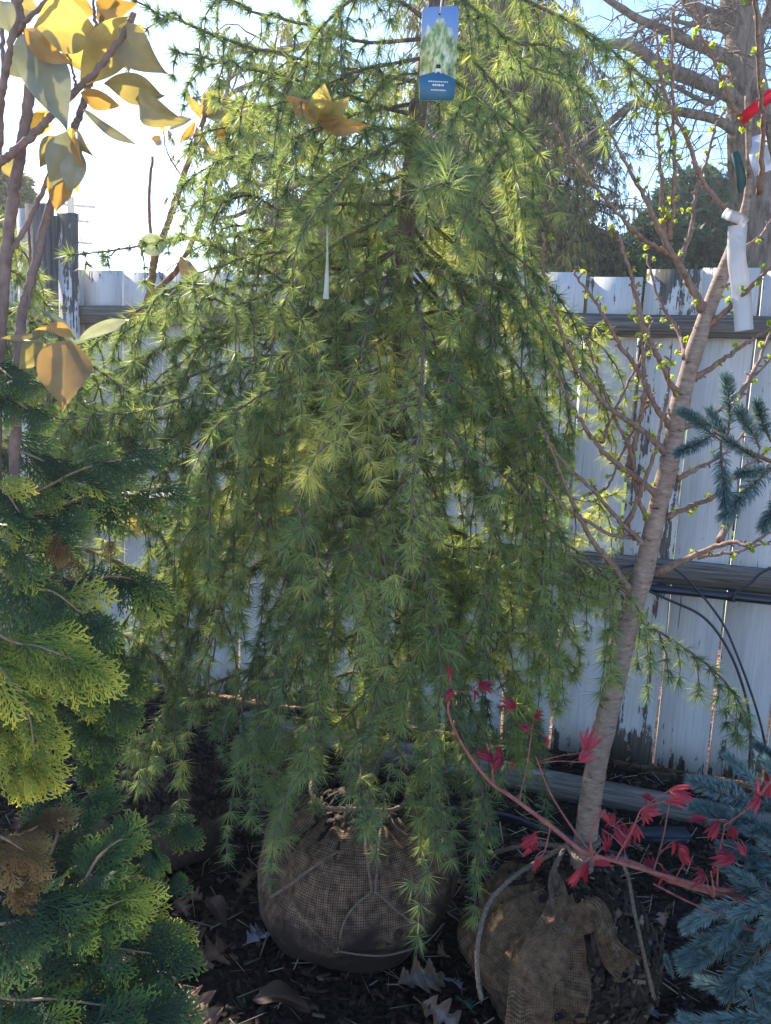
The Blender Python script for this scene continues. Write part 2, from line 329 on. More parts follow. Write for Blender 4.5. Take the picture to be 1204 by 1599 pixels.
# bark chips and straw on the mulch
def near_ground(n, x0=-1.6, x1=1.7, y0=.9, y1=3.2):
    x = RNG.uniform(x0, x1, n); y = RNG.uniform(y0, y1, n)
    keep = (F0[1] - (x - F0[0]) * math.tan(-FYAW) - y) > .03
    x, y = x[keep], y[keep]; return x, y, gh(x, y)
def chips(n, lmin, lmax, matn, name, label, cat, wr=(.25, .5), th=.15, tone=None, lift=.006):
    x, y, z = near_ground(n); n = len(x)
    c = np.stack([x, y, z + RNG.uniform(0, lift, n)], 1)
    a = RNG.uniform(0, 6.28, n); tilt = RNG.normal(0, .35, n); L = RNG.uniform(lmin, lmax, n)
    ex = np.stack([np.cos(a) * np.cos(tilt), np.sin(a) * np.cos(tilt), np.sin(tilt)], 1)
    up = nrm(np.array([0, 0, 1.0]) + RNG.normal(0, .35, (n, 3))); ey = nrm(np.cross(up, ex)); ez = np.cross(ex, ey)
    wv = L * RNG.uniform(*wr, n); t = wv * th * RNG.uniform(.6, 2, n)
    ex = ex * (L / 2)[:, None]; ey = ey * (wv / 2)[:, None]; ez = ez * t[:, None]
    tp = RNG.uniform(.4, 1, (n, 1))
    v = np.stack([c - ex - ey * tp, c + ex - ey, c + ex * .9 + ey * tp, c - ex + ey, c - ex - ey * tp + ez, c + ex - ey + ez, c + ex * .9 + ey * tp + ez, c - ex + ey + ez], 1)
    F = np.array([[0, 3, 2, 1], [4, 5, 6, 7], [0, 1, 5, 4], [1, 2, 6, 5], [2, 3, 7, 6], [3, 0, 4, 7]])
    f = (np.arange(n)[:, None, None] * 8 + F[None]).reshape(-1, 4)
    tn = RNG.beta(1.2, 2.2, n) if tone is None else RNG.uniform(*tone, n)
    b = MB(); b.add(v.reshape(-1, 3), f, np.repeat(tn, 8)); o = b.build(name, M[matn]); o['kind'] = 'stuff'; o['label'] = label; o['category'] = cat
chips(17000, .008, .035, 'chip', 'bark_mulch', 'dark bark mulch chips covering the ground below the trees', 'mulch')
chips(2200, .03, .09, 'straw', 'dry_needle_litter', 'thin pale straws and fallen needles scattered over the mulch', 'litter', wr=(.018, .03), th=.8, tone=(0, 1), lift=.02)

# ------------------------------------------------------------------ fence
fence = thing('wooden_fence', 'tall fence of vertical boards in peeling white paint behind the trees', 'fence', WF(0, 0))
fl = np.array(fence.location)
u = -3.95; k = 0
ztop_r = 1.83
prs = random.Random(5)
PIT = .194
kk = range(-22, 9)
for q in kk:
    u0 = q * PIT + prs.uniform(.002, .006); u1 = (q + 1) * PIT - prs.uniform(.003, .008)
    zt = 1.83 + prs.uniform(-.012, .012) + (.012 if q in (0, 1) else 0)
    if -6 < q and q % 7 == 3: zt -= .01
    b = MB(); nz_ = 14; zs = np.linspace(.008, zt, nz_); th = .019
    la = prs.uniform(-.003, .003)
    w1 = np.array([prs.uniform(-.0022, .0022) for _ in zs]); w2 = np.array([prs.uniform(-.0022, .0022) for _ in zs])
    tilt = prs.uniform(-.004, .004); vv = []
    for z_, a_, c_ in zip(zs, w1, w2):
        for (uu, of) in ((u0 + a_, 0), (u1 + c_, 0), (u1 + c_, -th), (u0 + a_, -th)):
            vv.append(FU * (uu - q * PIT + tilt * z_) + np.array([0, 0, z_]) + FN * (of + la))
    vv = np.array(vv); ff = []
    for i in range(nz_ - 1):
        for j in range(4): ff.append([i * 4 + j, i * 4 + (j + 1) % 4, i * 4 + 4 + (j + 1) % 4, i * 4 + 4 + j])
    ff += [[3, 2, 1, 0], [nz_ * 4 - 4, nz_ * 4 - 3, nz_ * 4 - 2, nz_ * 4 - 1]]
    b.add(vv, ff)
    o = b.build('board', M['paintworn'] if (q in (-17, -16, -15) or prs.random() < .12) else M['paint'], fence)
    o.location = FU * (q * PIT)
# rails (our side)
def rail(u0, u1, z0, z1, off0, off1, name='rail', m='greywood', n=24, sag=0):
    b = MB(); us = np.linspace(u0, u1, n); vv = []
    for i, uu in enumerate(us):
        dz = -sag * math.sin(math.pi * i / (n - 1)) + prs.uniform(-.002, .002)
        for (zz, of) in ((z0, off0), (z0, off1), (z1, off1), (z1, off0)):
            vv.append(WF(uu, zz + dz + prs.uniform(-.001, .001), of + prs.uniform(-.001, .001)))
    ff = []
    for i in range(n - 1):
        for j in range(4): ff.append([i * 4 + j, i * 4 + (j + 1) % 4, i * 4 + 4 + (j + 1) % 4, i * 4 + 4 + j])
    ff += [[3, 2, 1, 0], [n * 4 - 4, n * 4 - 3, n * 4 - 2, n * 4 - 1]]
    b.add(vv, ff)
    return part(b, name, M[m], fence)
m_rail = bark_mat('weathered rail wood', [(.3, (.045, .038, .034)), (.5, (.13, .115, .105)), (.72, (.27, .25, .235)), (.85, (.5, .49, .48))], scale=(5, 5, 90), bump=.8, dist=.004)
# grain runs along the rail: swap axes by using Object x stretched
m_rail.node_tree.nodes['Mapping'].inputs['Scale'].default_value = (4, 10, 170)
M['rail'] = m_rail
_, zt1 = FP(1100, 497, .01); _, zt0 = FP(1100, 527, .04)
_, zm1 = FP(1100, 878, .03); _, zm0 = FP(1100, 918, .04)
_, zl1 = FP(170, 480, .01); _, zl0 = FP(170, 503, .04)
print('RAILS', zt0, zt1, zm0, zm1, zl0, zl1)
rail(-3.9, 1.75, zt0, zt0 + .075, .003, .042, m='rail')
rail(-3.9, 1.75, zm0, zm0 + .085, .003, .042, m='rail')
# small top cap on the right upper rail, split ends
_, zk = FP(1000, 1215, 0)
# kick board lying along the foot of the fence
p0 = PZ(850, 1228, .04); p1 = PZ(1120, 1282, .04)
b = MB(); dirv = nrm(p1 - p0); sidev = np.array([-dirv[1], dirv[0], 0])
p0x = p0 - dirv * 1.2; p1x = p1 + dirv * .5
box(b, p0x - np.array([0, 0, .045]), p1x - p0x, sidev * .05, np.array([0, 0, .085]))
kb = thing('edging_board', 'weathered grey board lying on the ground along the foot of the fence', 'board', p0x)
part(b, 'plank', M['rail'], kb)

# tall post by the left
up_, _ = FP(105, 420, 0)
post = thing('fence_post', 'tall square post boxed with peeling white boards at the left of the fence', 'post', WF(up_, 0))
def pbox(px0, px1, ztop, of0, of1, m, name='post_board'):
    ua, _ = FP(px0, 430, of1); ub, _ = FP(px1, 430, of1)
    b = MB(); box(b, WF(ua, 0, of0), FU * (ub - ua), FN * (of1 - of0), np.array([0, 0, ztop]))
    o = part(b, name, M[m], post)
    return o
_, zp = FP(60, 322, .05); _, zp2 = FP(105, 330, .05)
pbox(28, 41, zp - .01, .045, .062, 'paint'); pbox(41.3, 73, zp, .045, .10, 'greywood', 'post_core')
pbox(74.5, 89, zp2 - .02, .045, .066, 'greywood'); pbox(91, 119, zp2 - .01, .045, .064, 'paintworn')
# the greywood of the post has vertical grain
M['greywood'].node_tree.nodes['Mapping'].inputs['Scale'].default_value = (70, 70, 3)

# ------------------------------------------------------------------ pipe and cables
def fence_path(pts, off):
    r = []
    for q in pts:
        uu, zz = FP(q[0], q[1], q[2] if len(q) > 2 else off); r.append(WF(uu, zz, q[2] if len(q) > 2 else off))
    return np.array(r)
pp = catmull(fence_path([(-120, 800), (230, 818), (325, 833), (460, 862), (700, 893), (960, 914), (1080, 925), (1204, 938), (1400, 955)], .075), 80)
b = MB(); tube(b, pp, .0155, 12)
pipe = thing('irrigation_pipe', 'thick black plastic pipe running along the fence below the middle rail', 'pipe', pp[40])
part(b, 'tube', M['pipe'], pipe, smooth=True)
uu, zz = FP(1143, 931, .075)
cpos = WF(uu, zz, .075)
b = MB(); tube(b, catmull([cpos - FU * .012, cpos + FU * .012], 4), .021, 12); part(b, 'clamp', M['pipe'], pipe, smooth=True)
def cable(name, label, pts, off, r=.0042):
    P = catmull(fence_path(pts, off), 60); b = MB(); tube(b, P, r, 8)
    o = b.build(name, M['pipe'], smooth=True); o['label'] = label; o['category'] = 'cable'; o['group'] = 'thin black hoses by the fence'
cable('drip_hose', 'thin black hose arching from behind the sapling down the right of the fence', [(965, 888), (1010, 880), (1060, 893), (1120, 960), (1150, 1020), (1185, 1120), (1205, 1215)], .10)
cable('drip_hose', 'lower of the two thin black hoses, leaving the pipe and falling to the ground', [(960, 900), (1040, 935), (1100, 965), (1140, 1020), (1165, 1090), (1172, 1150), (1168, 1215)], .12, .0048)
cable('tie_strap', 'frayed dark strap hanging from the middle rail over the pipe at right', [(1204, 886), (1185, 897), (1170, 912), (1150, 925), (1144, 938)], .11, .005)
uu, zz = FP(728, 850, .08)
b = MB(); P = catmull(fence_path([(733, 838), (728, 855), (730, 875), (722, 902)], .09), 12); tube(b, P, np.linspace(.013, .009, 12), 7, rough=.25)
tube(b, catmull(fence_path([(729, 862), (742, 850), (748, 856)], .09), 6), .006, 5, rough=.2)
o = b.build('bark_stub', M['sapbark']); o['label'] = 'pale broken bark stub standing on the middle rail behind the weeping tree'; o['category'] = 'bark'
# hose on the ground in the middle
b = MB(); P = catmull([PZ(560, 1262, .02), PZ(760, 1268, .03), PZ(860, 1300, .02), PZ(980, 1340, .02)], 30); tube(b, P, .008, 8)
o = b.build('ground_hose', M['pipe'], smooth=True); o['label'] = 'black hose lying on the mulch between the two burlap balls'; o['category'] = 'hose'
b = MB(); c0 = PZ(1008, 1322, .0); ex = (PZ(1076, 1322, 0) - c0); box(b, c0, ex, np.array([0, .05, 0]), np.array([0, 0, .03])); box(b, c0 + np.array([-.004, -.004, .0302]), ex * 1.06, np.array([0, .058, 0]), np.array([0, 0, .006]))
o = b.build('plastic_tray', plain('dark blue plastic', (.012, .022, .04), rough=.45)); o['label'] = 'small dark blue plastic tray half buried beside the sapling trunk'; o['category'] = 'tray'

# ------------------------------------------------------------------ far scenery
def wiggle(P, n, amp, seed):
    r = np.random.default_rng(seed); Q = catmull(P, n); L = np.linalg.norm(Q[-1] - Q[0])
    off = np.zeros((n, 3))
    for k in range(1, 5):
        off += r.normal(size=3)[None] * np.sin(np.linspace(0, math.pi * k * 1.7, n) + r.uniform(0, 6))[:, None] / k
    off -= off[0]; return Q + off * amp * L * .5
def twigs(mb, P, r0, n, lmin, lmax, droop, depth, rs, sides=4, dirbias=None):
    """recursive bare side twigs"""
    idx = rs.integers(2, len(P), n); T = nrm(np.gradient(P, axis=0))
    tips = []
    for i in idx:
        d = nrm(T[i] * .5 + rs.normal(size=3) * .8 + (dirbias if dirbias is not None else 0)); L = rs.uniform(lmin, lmax)
        m_ = 7; t = np.linspace(0, 1, m_)[:, None]
        Q = P[i] + d * L * t + np.array([0, 0, -1.0]) * droop * L * t ** 2 + np.cumsum(rs.normal(0, .03 * L, (m_, 3)), 0) * (t > 0)
        tube(mb, Q, np.linspace(r0, r0 * .35, m_), sides, cap=False); tips.append(Q)
        if depth > 0: tips += twigs(mb, Q, r0 * .6, max(2, n // 3), lmin * .5, lmax * .55, droop, depth - 1, rs, 3, dirbias)
    return tips
BY = 9.0
def bp_(pts, Y=BY): return np.array([PY(p[0], p[1], Y) for p in pts])
rs = np.random.default_rng(21)
bt = thing('bare_tree', 'large bare tree with a furrowed grey trunk and arching limbs behind the fence at right', 'tree', PY(1185, 420, BY) * np.array([1, 1, 0]))
P = wiggle([PY(1195, 420, BY) * np.array([1, 1, 0]), PY(1190, 400, BY), PY(1178, 300, BY), PY(1165, 180, BY), PY(1155, 60, BY), PY(1140, -60, BY), PY(1130, -260, BY), PY(1120, -500, BY)], 60, .004, 3)
b = MB(); tube(b, P, np.linspace(.24, .15, 60), 16, rough=.05); part(b, 'trunk', M['bigbark'], bt, smooth=True)
limbs = [([(1150, 95), (1100, 78), (1060, 70), (1010, 30), (950, 0), (880, -40)], .075), ([(1165, 165), (1110, 140), (1060, 105), (1010, 85), (960, 70), (900, 80), (850, 95), (800, 80)], .085),
         ([(1150, 205), (1110, 185), (1050, 180), (1000, 178), (960, 195), (920, 225), (880, 270), (850, 310), (800, 350)], .055),
         ([(1140, 40), (1100, 20), (1070, -10), (1040, -60)], .10), ([(1145, 45), (1080, 40), (1030, 42), (990, 60)], .03), ([(1130, 150), (1100, 160), (1040, 130), (990, 170), (930, 230), (890, 260)], .028),
         ([(1175, 60), (1195, 20), (1215, -60)], .08), ([(1180, 190), (1204, 185), (1260, 200)], .05), ([(1205, 240), (1190, 150), (1175, 70), (1160, 10), (1150, -60)], .055),
         ([(1150, 120), (1180, 60), (1230, 0)], .03)]
for i, (pts, r) in enumerate(limbs):
    P = wiggle(bp_(pts, BY - .1 * (i % 3)), 30, .03, 30 + i); b = MB(); tube(b, P, np.linspace(r, r * .35, 30), 8, rough=.06)
    part(b, 'limb', M['bigbark'], bt, smooth=True)
    b = MB(); twigs(b, P, .012, 13, .3, 1.0, .35, 2, rs); part(b, 'twigs', M['bgbranch'], bt, kind='stuff')
# leafy strands
def strand_foliage(mb, tips, per, ln, width, hang=.5, rs=rs):
    C = []; A = []
    for Q in tips:
        for j in range(per):
            i = rs.integers(1, len(Q)); C.append(Q[i] + rs.normal(0, .03, 3)); A.append([rs.normal(0, .35), rs.normal(0, .35), -1])
    if C: tufts(mb, np.array(C), np.array(A), 7, ln, width, .05, .7)
def droop_tree(label, trunk, Y, limbspec, matn, rs, nt_=16, per=10, ln=.12, width=.03, r0=.12, droop=.9, name='drooping_evergreen'):
    P = wiggle([PY(trunk[0][0], trunk[0][1], Y) * np.array([1, 1, 0])] + [PY(a, c, Y) for a, c in trunk], 40, .003, 5)
    t = thing(name, label, 'tree', P[0]); b = MB(); tube(b, P, np.linspace(r0, r0 * .4, 40), 10, rough=.06); part(b, 'trunk', M['bigbark'], t, smooth=True)
    for pts in limbspec:
        Q = wiggle([PY(a, c, Y + rs.uniform(-.6, .6) * (i > 0)) for i, (a, c) in enumerate(pts)], 18, .03, int(rs.integers(999)))
        b = MB(); tube(b, Q, np.linspace(.035, .01, 18), 5); tips = twigs(b, Q, .009, nt_, .25, .75, droop, 1, rs)
        l = part(b, 'limb', M['bgbranch'], t)
        f = MB(); strand_foliage(f, tips + [Q], per, ln, width, rs=rs); part(f, 'foliage', M[matn], t, kind='stuff')
    return t
r2 = np.random.default_rng(5)
sp = []
for y in range(-40, 440, 20):
    for sgn in (-1, 1):
        if y < 60 and (y // 20) % 2 == (sgn > 0): continue
        L = 60 + .23 * max(y, 0) + r2.uniform(-15, 30)
        sp.append([(820, y - 20), (820 + sgn * L * .5, y - 10), (820 + sgn * L, y + 25)])
droop_tree('drooping grey green conifer behind the fence between the weeping tree and the bare tree', [(826, 430), (822, 300), (818, 150), (815, 0), (812, -80)], 11.0, sp, 'droop', r2, nt_=9, per=6, ln=.11, width=.008, droop=1.3)
sp = []
for y in range(-60, 440, 24):
    for sgn in (-1, 1):
        L = 45 + .12 * max(y, 0) + r2.uniform(-20, 50)
        sp.append([(760, y - 20), (760 + sgn * L * .5, y - 15), (760 + sgn * L, y + 15)])
droop_tree('sunlit olive conifer with a thick pale trunk directly behind the weeping tree', [(748, 430), (756, 300), (765, 180), (775, 0), (780, -90)], 7.5, sp, 'olive', r2, nt_=10, per=7, ln=.085, width=.010, r0=.14, droop=.9)
sp = [[(440, y), (440 + s * 50, y - 10), (440 + s * 110, y + 20)] for y in range(80, 440, 36) for s in (-1, 1)]
droop_tree('thin pale trunked tree with light foliage behind the left half of the weeping tree', [(432, 430), (434, 350), (440, 240), (448, 140), (455, 40)], 6.5, sp, 'olive', r2, nt_=5, per=4, ln=.09, width=.013, r0=.055, droop=.6, name='slender_tree')

def clump_tree(label, px, Y, ytop, ybase, halfw, matn, seed, n=9000, ln=.2, width=.07, name='evergreen_tree', cone=True):
    rs = np.random.default_rng(seed); base = PY(px, 430, Y) * np.array([1, 1, 0]); top = PY(px, ytop, Y)[2]
    s = Y / FPX; R = halfw * s
    t = thing(name, label, 'tree', base); b = MB(); P = np.array([base, base + [0, 0, top * .5], base + [.05, 0, top * .97]]); tube(b, catmull(P, 12), np.linspace(.18, .02, 12), 8); part(b, 'trunk', M['bgbranch'], t)
    z0 = max(.3, PY(px, ybase, Y)[2] - .5)
    nc = 150; h = rs.uniform(0, 1, nc); z = z0 + (top - z0) * h
    rad = R * ((1 - h) ** .7 if cone else np.sqrt(np.clip(1 - (h * 1.1 - .35) ** 2, .05, 1))) * (.65 + .5 * rs.random(nc)); a = rs.uniform(0, 6.28, nc)
    C = base + np.stack([np.cos(a) * rad, np.sin(a) * rad, z], 1)
    f = MB(); b = MB()
    for c in C:
        axis = np.array([base[0], base[1], max(c[2] - .1, .2)]); Q = catmull([axis, (axis + c) / 2 + [0, 0, .1], c], 6); tube(b, Q, np.linspace(.02, .006, 6), 3, cap=False)
    cc = np.repeat(C, n // nc, 0) + rs.normal(0, 1, (n // nc * nc, 3)) * np.array([.28, .28, .16]) * R * .55
    d = cc - np.array([base[0], base[1], 0]); d[:, 2] = -.15 * R
    tufts(f, cc, d + rs.normal(0, .4, d.shape) * R, 6, ln, width, .2, 1.2)
    part(b, 'limbs', M['bgbranch'], t, kind='stuff'); part(f, 'crown', M[matn], t, kind='stuff')
clump_tree('dark green conifer standing behind the fence left of the bare tree trunk', 1075, 16, 285, 430, 85, 'darkfir', 1, n=9000, ln=.26, width=.08)
clump_tree('darker conifer crossing the bare tree trunk far behind the fence', 1175, 20, 250, 430, 80, 'darkfir', 2, n=6000, ln=.3, width=.1)
clump_tree('low rounded evergreen at the far right edge behind the fence', 1015, 14, 335, 430, 45, 'darkfir', 3, n=4500, ln=.2, width=.07)
clump_tree('low dark bush tree behind the fence below the drooping conifer', 905, 12, 385, 430, 60, 'darkfir', 4, n=4500, ln=.18, width=.06, cone=False)
clump_tree('sunlit olive tree behind the fence at the left edge', -5, 9, 270, 440, 45, 'olive', 6, n=5000, ln=.11, width=.03, name='leafy_tree', cone=False)
clump_tree('sunny yellow green tree hidden behind the lower crown of the weeping tree', 560, 9, 330, 440, 130, 'olive', 7, n=7000, ln=.12, width=.03, name='leafy_tree', cone=False)

# utility poles and wires
def upole(label, px, ytop, Y, arms, r=.13):
    base = PY(px, 430, Y) * np.array([1, 1, 0]); top = PY(px, ytop, Y)[2]
    t = thing('utility_pole', label, 'utility pole', base, 'utility poles far behind the fence'); b = MB(); tube(b, np.array([base, base + [0, 0, top]]), r, 8); part(b, 'pole', M['greywood'], t)
    for (x0, x1, y) in arms:
        a = PY(x0, y - 2, Y - .2); c = PY(x1, y + 3, Y - .2); b = MB(); box(b, a, c - a, np.array([0, .12, 0]), np.array([0, 0, .12])); part(b, 'crossarm', M['greywood'], t)
        for f_ in (.02, .3, .7, .97):
            q = a + (c - a) * f_; b = MB(); tube(b, np.array([q + [0, .05, .12], q + [0, .05, .42]]), .035, 6); part(b, 'insulator', M['wire'], t)
upole('utility pole with crossarms seen above the left post', 112, 308, 45, [(90, 148, 322), (88, 138, 345), (90, 143, 379)], r=.2)
upole('thin far pole with one short arm left of the dark conifer', 981, 306, 45, [(960, 1003, 326)], r=.09)
wires = [(90, 90), (107, 107), (122, 124), (137, 138), (143, 146), (172, 171), (193, 196), (203, 206), (229, 232), (318, 326), (322, 330), (377, 378)]
for i, (y0, y1) in enumerate(wires):
    Yw = 32 + i * .8; a = PY(700, y0, Yw); c = PY(1250, y1, Yw); d = c - a
    P = np.array([a - d * .08 + (d * 2.2) * t + np.array([0, 0, .3 * ((2 * t - 1) ** 2 - .1)]) for t in np.linspace(0, 1, 20)])
    b = MB(); tube(b, P, .028 if i in (9, 10) else .015, 5)
    o = b.build('power_line', M['wire']); o['label'] = ('thick dark power line low behind the bare tree' if i in (9, 10) else 'thin power line crossing the sky behind the bare tree'); o['category'] = 'power line'; o['group'] = 'thick low power lines' if i in (9, 10) else 'thin power lines across the sky'

# ------------------------------------------------------------------ thin scattering volume added to imitate lens glare
VEIL = 0.003
if VEIL:
    b = MB(); box(b, (-430, -430, -1.0), (860, 0, 0), (0, 1080, 0), (0, 0, 13.5)); m, n, L = mat('thin sunlit haze'); pv = n.new('ShaderNodeVolumePrincipled'); pv.inputs['Color'].default_value = (.92, .95, 1, 1); pv.inputs['Density'].default_value = VEIL; pv.inputs['Anisotropy'].default_value = .45
    o = n.new('ShaderNodeOutputMaterial'); L.new(pv.outputs[0], o.inputs['Volume']); o = b.build('haze', m); o['kind'] = 'stuff'
# ------------------------------------------------------------------ weeping larch
LY = 1.88
def TR(y):   # trunk point by photo row
    ys = [1215, 1000, 800, 600, 400, 300, 150, 30, -100, -250]; xs = [572, 582, 600, 622, 632, 638, 655, 676, 692, 705]
    return PY(np.interp(y, ys[::-1], xs[::-1]), y, LY)
larch = thing('weeping_conifer', 'tall weeping conifer with soft green needle tufts rising from the large burlap ball', 'tree', PZ(556, 1385, .175) * np.array([1, 1, 0]))
P = catmull([TR(y) for y in (1300, 1260, 1215, 1100, 1000, 900, 800, 700, 600, 500, 400, 300, 200, 100, 0, -100, -200)], 70)
b = MB(); tube(b, P + RNG.normal(0, .0015, P.shape), np.linspace(.034, .014, 70), 12, rough=.06); part(b, 'trunk', M['larchwood'], larch, smooth=True)

def branch_obj(parent, P, r0, hang, spacing, rs, lean=0.0, tuftk=36, ln=.038, tone0=.35, side=.5, tuft_gap=.026, tonek=.34):
    """one limb with hanging branchlets and needle tufts"""
    n = len(P); wood = MB(); tube(wood, P, np.linspace(r0, .0018, n), 6, rough=.08)
    seg = np.linalg.norm(np.diff(P, axis=0), axis=1); cum = np.concatenate([[0], np.cumsum(seg)]); L = cum[-1]
    T = nrm(np.gradient(P, axis=0)); C = []; A = []
    def along(Q, gap, start=0.0, jit=.4):
        s = np.concatenate([[0], np.cumsum(np.linalg.norm(np.diff(Q, axis=0), axis=1))]); t = np.arange(start, s[-1], gap)
        t = np.clip(t + rs.uniform(-jit, jit, len(t)) * gap, 0, s[-1])
        TT = nrm(np.gradient(Q, axis=0))
        c = np.stack([np.interp(t, s, Q[:, i]) for i in range(3)], 1); a = np.stack([np.interp(t, s, TT[:, i]) for i in range(3)], 1)
        C.append(c); A.append(a); C.append(Q[-1:]); A.append(TT[-1:])
    along(P, tuft_gap, L * .12)
    t = L * .12 + rs.uniform(0, spacing); C2 = []
    while t < L:
        p = np.array([np.interp(t, cum, P[:, i]) for i in range(3)]); tt = np.array([np.interp(t, cum, T[:, i]) for i in range(3)])
        hl = hang * rs.uniform(.25, 1.15) * (.55 + .45 * min(1, t / L + .25)); m_ = max(5, int(hl / .03))
        sd_ = nrm(np.cross(tt, [0, 0, 1.0]) * rs.choice([-1, 1]) + tt * rs.uniform(.2, .9)); q = np.linspace(0, 1, m_)[:, None]
        Q = p + sd_ * hl * side * (1 - (1 - q) ** 2) * rs.uniform(.4, 1.1) + np.array([0, 0, -1.0]) * hl * q ** 1.5 * rs.uniform(.5, 1) + np.cumsum(rs.normal(0, .0035, (m_, 3)), 0)
        tube(wood, Q, np.linspace(.0026, .0011, m_), 4, cap=False); along(Q, tuft_gap, .015)
        if hl > .16 and rs.random() < .75:
            for _ in range(rs.integers(1, 3)):
                j = rs.integers(1, max(2, m_ - 2)); h2 = hl * rs.uniform(.25, .5); k2 = 5; q2 = np.linspace(0, 1, k2)[:, None]; d2 = nrm(rs.normal(size=3) * [1, 1, .3])
                Q2 = Q[j] + d2 * h2 * .6 * q2 - np.array([0, 0, 1]) * h2 * .7 * q2 ** 1.6; tube(wood, Q2, np.linspace(.0018, .001, k2), 3, cap=False); along(Q2, tuft_gap, .01)
        t += spacing * rs.uniform(.6, 1.5)
    C = np.concatenate(C); A = np.concatenate(A); kp = rs.random(len(C)) > .1; C = C[kp]; A = nrm(A[kp]) + rs.normal(0, .22, (kp.sum(), 3))
    bo = part(wood, 'branch', M['larchwood'], parent)
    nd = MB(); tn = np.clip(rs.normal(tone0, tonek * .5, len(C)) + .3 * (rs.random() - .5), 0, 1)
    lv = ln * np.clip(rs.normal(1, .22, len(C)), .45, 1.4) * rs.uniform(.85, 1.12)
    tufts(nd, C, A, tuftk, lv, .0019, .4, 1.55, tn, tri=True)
    l = np.array(parent.location)
    for i in range(len(nd.v)): nd.v[i] = nd.v[i] - l.astype(np.float32)
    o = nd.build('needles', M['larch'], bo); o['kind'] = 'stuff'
    return len(C)
